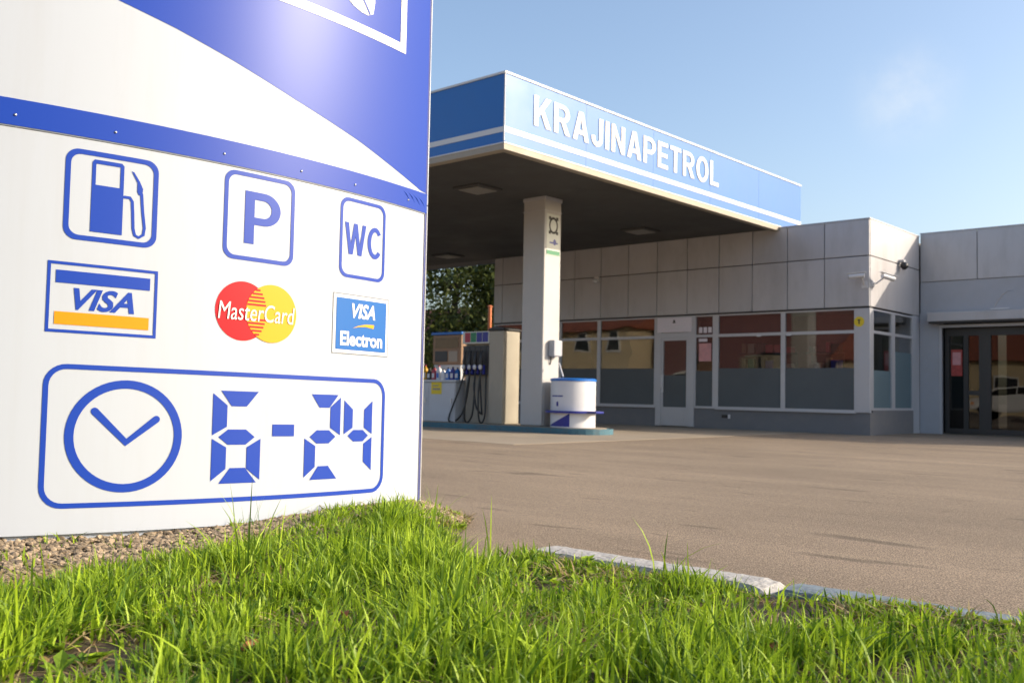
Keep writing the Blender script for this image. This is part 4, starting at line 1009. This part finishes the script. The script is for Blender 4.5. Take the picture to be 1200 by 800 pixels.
# dry leaves
for (x, y, s_, lab_) in ((-.545, 2.14, .032, 'curled orange brown dry leaf in the grass below the clock'), (-.40, 2.42, .022, 'small dark brown dry leaf deep in the grass'), (.62, 2.30, .024, 'pale brown dry leaf lying in the grass at the right')):
    p = fromcs(x, y); z = bedz(p.x, p.y)+.045; mb = MB(); n_ = 9; L_, R2, mid_ = [], [], []
    for i in range(n_):
        t_ = i/(n_-1); w = s_*.55*math.sin(math.pi*min(1, t_*.96+.02))**.8; c_ = V((math.cos(x*9), math.sin(x*9), 0)); sd_ = V((-c_.y, c_.x, 0)); q = p+c_*(t_-.5)*2*s_+V((0, 0, z+.012*math.sin(t_*3.1)))
        L_.append(mb.b.verts.new(q+sd_*w+V((0, 0, .012)))); mid_.append(mb.b.verts.new(q)); R2.append(mb.b.verts.new(q-sd_*w+V((0, 0, .009))))
    for i in range(n_-1): mb.b.faces.new((L_[i], L_[i+1], mid_[i+1], mid_[i])); mb.b.faces.new((mid_[i], mid_[i+1], R2[i+1], R2[i]))
    o = build(mb, 'dry_leaf', M_leafdry, None, smooth=True, loc=(p.x, p.y, z)); tag(o, lab_, 'leaf', 'dry leaves in the grass')

# ------------------------------------------------------------------ trees behind the station
def tree(x, y, h, cr_, nleaf, label, seed, low=.18):
    r = np.random.default_rng(seed); t_ = thing('tree', (x, y, 0), label, 'tree', 'trees behind the pumps')
    mb = MB(); top = V((x+.3, y, h*.8)); mb.tube([(x, y, -.1), (x+.1, y, h*.3), (x+.2, y+.1, h*.55), top], [.22, .17, .11, .03], 8)
    cl = []
    for k in range(34):
        a = r.uniform(0, 6.28); zz = h*r.uniform(low, 1.0); rad = cr_*math.sin(math.pi*min(1, .12+.80*(zz/h-low+.08)))**.7*r.uniform(.35, 1.0)
        c_ = V((x+rad*math.cos(a), y+rad*math.sin(a), zz)); cl.append(c_)
        if k % 2 == 0:
            st = V((x+.15, y, max(.25*h*.5, zz*.72))); mb.tube([st, (st+c_)/2+V((0, 0, .15)), c_], [.06, .035, .012], 5)
    build(mb, 'trunk', M_bark, t_, smooth=True)
    P_, F_ = [], []; k = 0
    for _ in range(nleaf):
        c_ = cl[r.integers(len(cl))]; p = np.array(c_)+r.normal(0, 1, 3)*np.array([.48, .48, .36])*cr_*.42
        n_ = r.normal(0, 1, 3)+np.array([0, 0, .5]); n_ /= np.linalg.norm(n_); u = np.cross(n_, r.normal(0, 1, 3)); u /= np.linalg.norm(u); w = np.cross(n_, u); s_ = r.uniform(.06, .15)
        P_ += [p-u*s_, p+w*s_*.5, p+u*s_, p-w*s_*.5]; F_.append((k, k+1, k+2, k+3)); k += 4
    P_ = np.array(P_)-np.array(t_.location); me = bpy.data.meshes.new('crown'); me.from_pydata(P_.tolist(), [], F_); me.materials.append(M_leaf)
    o = bpy.data.objects.new('crown', me); COL.objects.link(o); o.parent = t_
tree(-21.8, 9.5, 8.0, 2.6, 12500, 'dark leafy tree partly hidden by the totem edge, left of the other one', 3)
tree(-18.2, 10.5, 7.4, 2.5, 12500, 'olive green leafy tree just left of the shop wall', 4)
tree(-24.5, 17, 9.5, 3.4, 12500, 'taller tree standing farther back between the two nearer trees', 6)
tree(-27.5, 9, 6, 2.4, 9000, 'smaller tree at the far left behind the totem', 9)
t_ = thing('orange_pole', (-14.3, 4, 0), 'thin orange pole standing in front of the trees left of the shop', 'pole')
mb = MB(); mb.cone((-14.3, 4, 0), (-14.3, 4, 3.55), .07, .06, 12); build(mb, 'shaft', M_orange, t_, smooth=True)
mb = MB(); mb.lathe([(.09, 3.551), (.09, 3.58), (0, 3.62)], (-14.3, 4, 0), 12); build(mb, 'cap', M_orange, t_)
t_ = thing('yellow_lamp', (-13.0, 3.2, 0), 'small yellow lamp head on a short post beside the shop wall', 'lamp')
mb = MB(); mb.cone((-13.0, 3.2, 0), (-13.0, 3.2, 2.75), .04, .04, 8); build(mb, 'post', M_gap, t_)
mb = MB(); mb.sphere((-13.0, 3.2, 2.90), .14, 2, (1, 1, 1.1)); build(mb, 'lamp_head', M_yellow, t_, smooth=True)

def house(name, x0, x1, y0, y1, h, wall, label, roof_h=2.2, face='y1', nwin=4, floors=1):
    t_ = thing(name, ((x0+x1)/2, (y0+y1)/2, 0), label, 'house')
    mb = MB(); mb.box(x0, x1, y0, y1, 0, h); build(mb, 'wall', wall, t_)
    mb = MB(); e = .45; ym = (y0+y1)/2
    mb.prism([(x0-e, y0-e, h+.002), (x0-e, y1+e, h+.002), (x0-e, ym, h+roof_h)], (x1-x0+2*e, 0, 0)); build(mb, 'roof', M_tile, t_)
    Y = y1 if face == 'y1' else y0; s_ = 1 if face == 'y1' else -1
    for fl_ in range(floors):
        zb = .9+2.9*fl_
        for k in range(nwin):
            xc = x0+(x1-x0)*(k+.5)/nwin
            mb = MB(); a, b_ = sorted((Y+.004*s_, Y+.06*s_)); mb.box(xc-.65, xc+.65, a, b_, zb, zb+1.5); w_ = build(mb, 'window', M_fwhite, t_)
            mb = MB(); a, b_ = sorted((Y+.061*s_, Y+.066*s_)); mb.box(xc-.55, xc+.55, a, b_, zb+.1, zb+1.4); build(mb, 'pane', M_winpane, w_)
    return t_
house('brown_house', -33, -25.5, 14, 20, 3.0, M_brown, 'low brown house with tiled roof behind the trees', face='y0', nwin=3)
house('cream_house', -46, -31.7, -46, -37, 5.4, M_cream, 'cream two storey house across the street, mirrored in the left shop windows', nwin=5, floors=2)
house('red_house', -30.6, -18.9, -48, -39, 7.0, M_redwall, 'tall dull red building across the street, mirrored in the right shop windows', nwin=3)
house('tan_house', -17.5, 2, -48, -39, 3.3, M_cream, 'long low tan house across the street, mirrored in the sliding doors', nwin=6)
# parked car across the street (mirrored in the sliding doors)
t_ = thing('parked_car', (-5.3, -25.2, 0), 'white hatchback parked across the street, mirrored in the sliding doors', 'car')
x0, yA, yB = -7.4, -26.05, -24.4
side = [(0, .32), (0.02, .72), (.10, .92), (.95, 1.02), (1.55, 1.46), (2.9, 1.50), (3.75, 1.05), (4.12, .98), (4.18, .6), (4.15, .32)]
mb = MB(); mb.prism([(x0+a, yA, z) for a, z in side], (0, yB-yA, 0)); bmesh.ops.bevel(mb.b, geom=mb.b.edges[:], offset=.06, segments=3, affect='EDGES'); bo = build(mb, 'body', M_carpaint, t_, smooth=True)
for Yc, s_ in ((yA, -1), (yB, 1)):
    mb = MB(); mb.prism([(x0+a, Yc+.002*s_, z) for a, z in ((1.12, 1.03), (1.62, 1.40), (2.25, 1.42), (2.25, 1.03))], (0, .004*s_, 0)); mb.prism([(x0+a, Yc+.002*s_, z) for a, z in ((2.32, 1.03), (2.32, 1.42), (2.85, 1.42), (3.45, 1.06))], (0, .004*s_, 0)); build(mb, 'side_window', M_carglass, bo)
    for xw in (.80, 3.35):
        mb = MB(); mb.tube([(x0+xw, Yc-.14*s_, .32), (x0+xw, Yc+.012*s_, .32)], .32, 24); wh = build(mb, 'wheel', M_black, t_, smooth=True)
        mb = MB(); mb.tube([(x0+xw, Yc+.0125*s_, .32), (x0+xw, Yc+.03*s_, .32)], [.20, .17], 20); build(mb, 'rim', M_chrome, wh)
    mb = MB(); mb.box(x0-.02, x0+.16, *sorted((Yc-.22*s_, Yc+.006*s_)), .66, .84, .02); build(mb, 'headlight', M_lamp, t_)
    mb = MB(); mb.box(x0+.161, x0+.34, *sorted((Yc-.05*s_, Yc+.008*s_)), .66, .80, .01); build(mb, 'indicator', M_amber, t_)
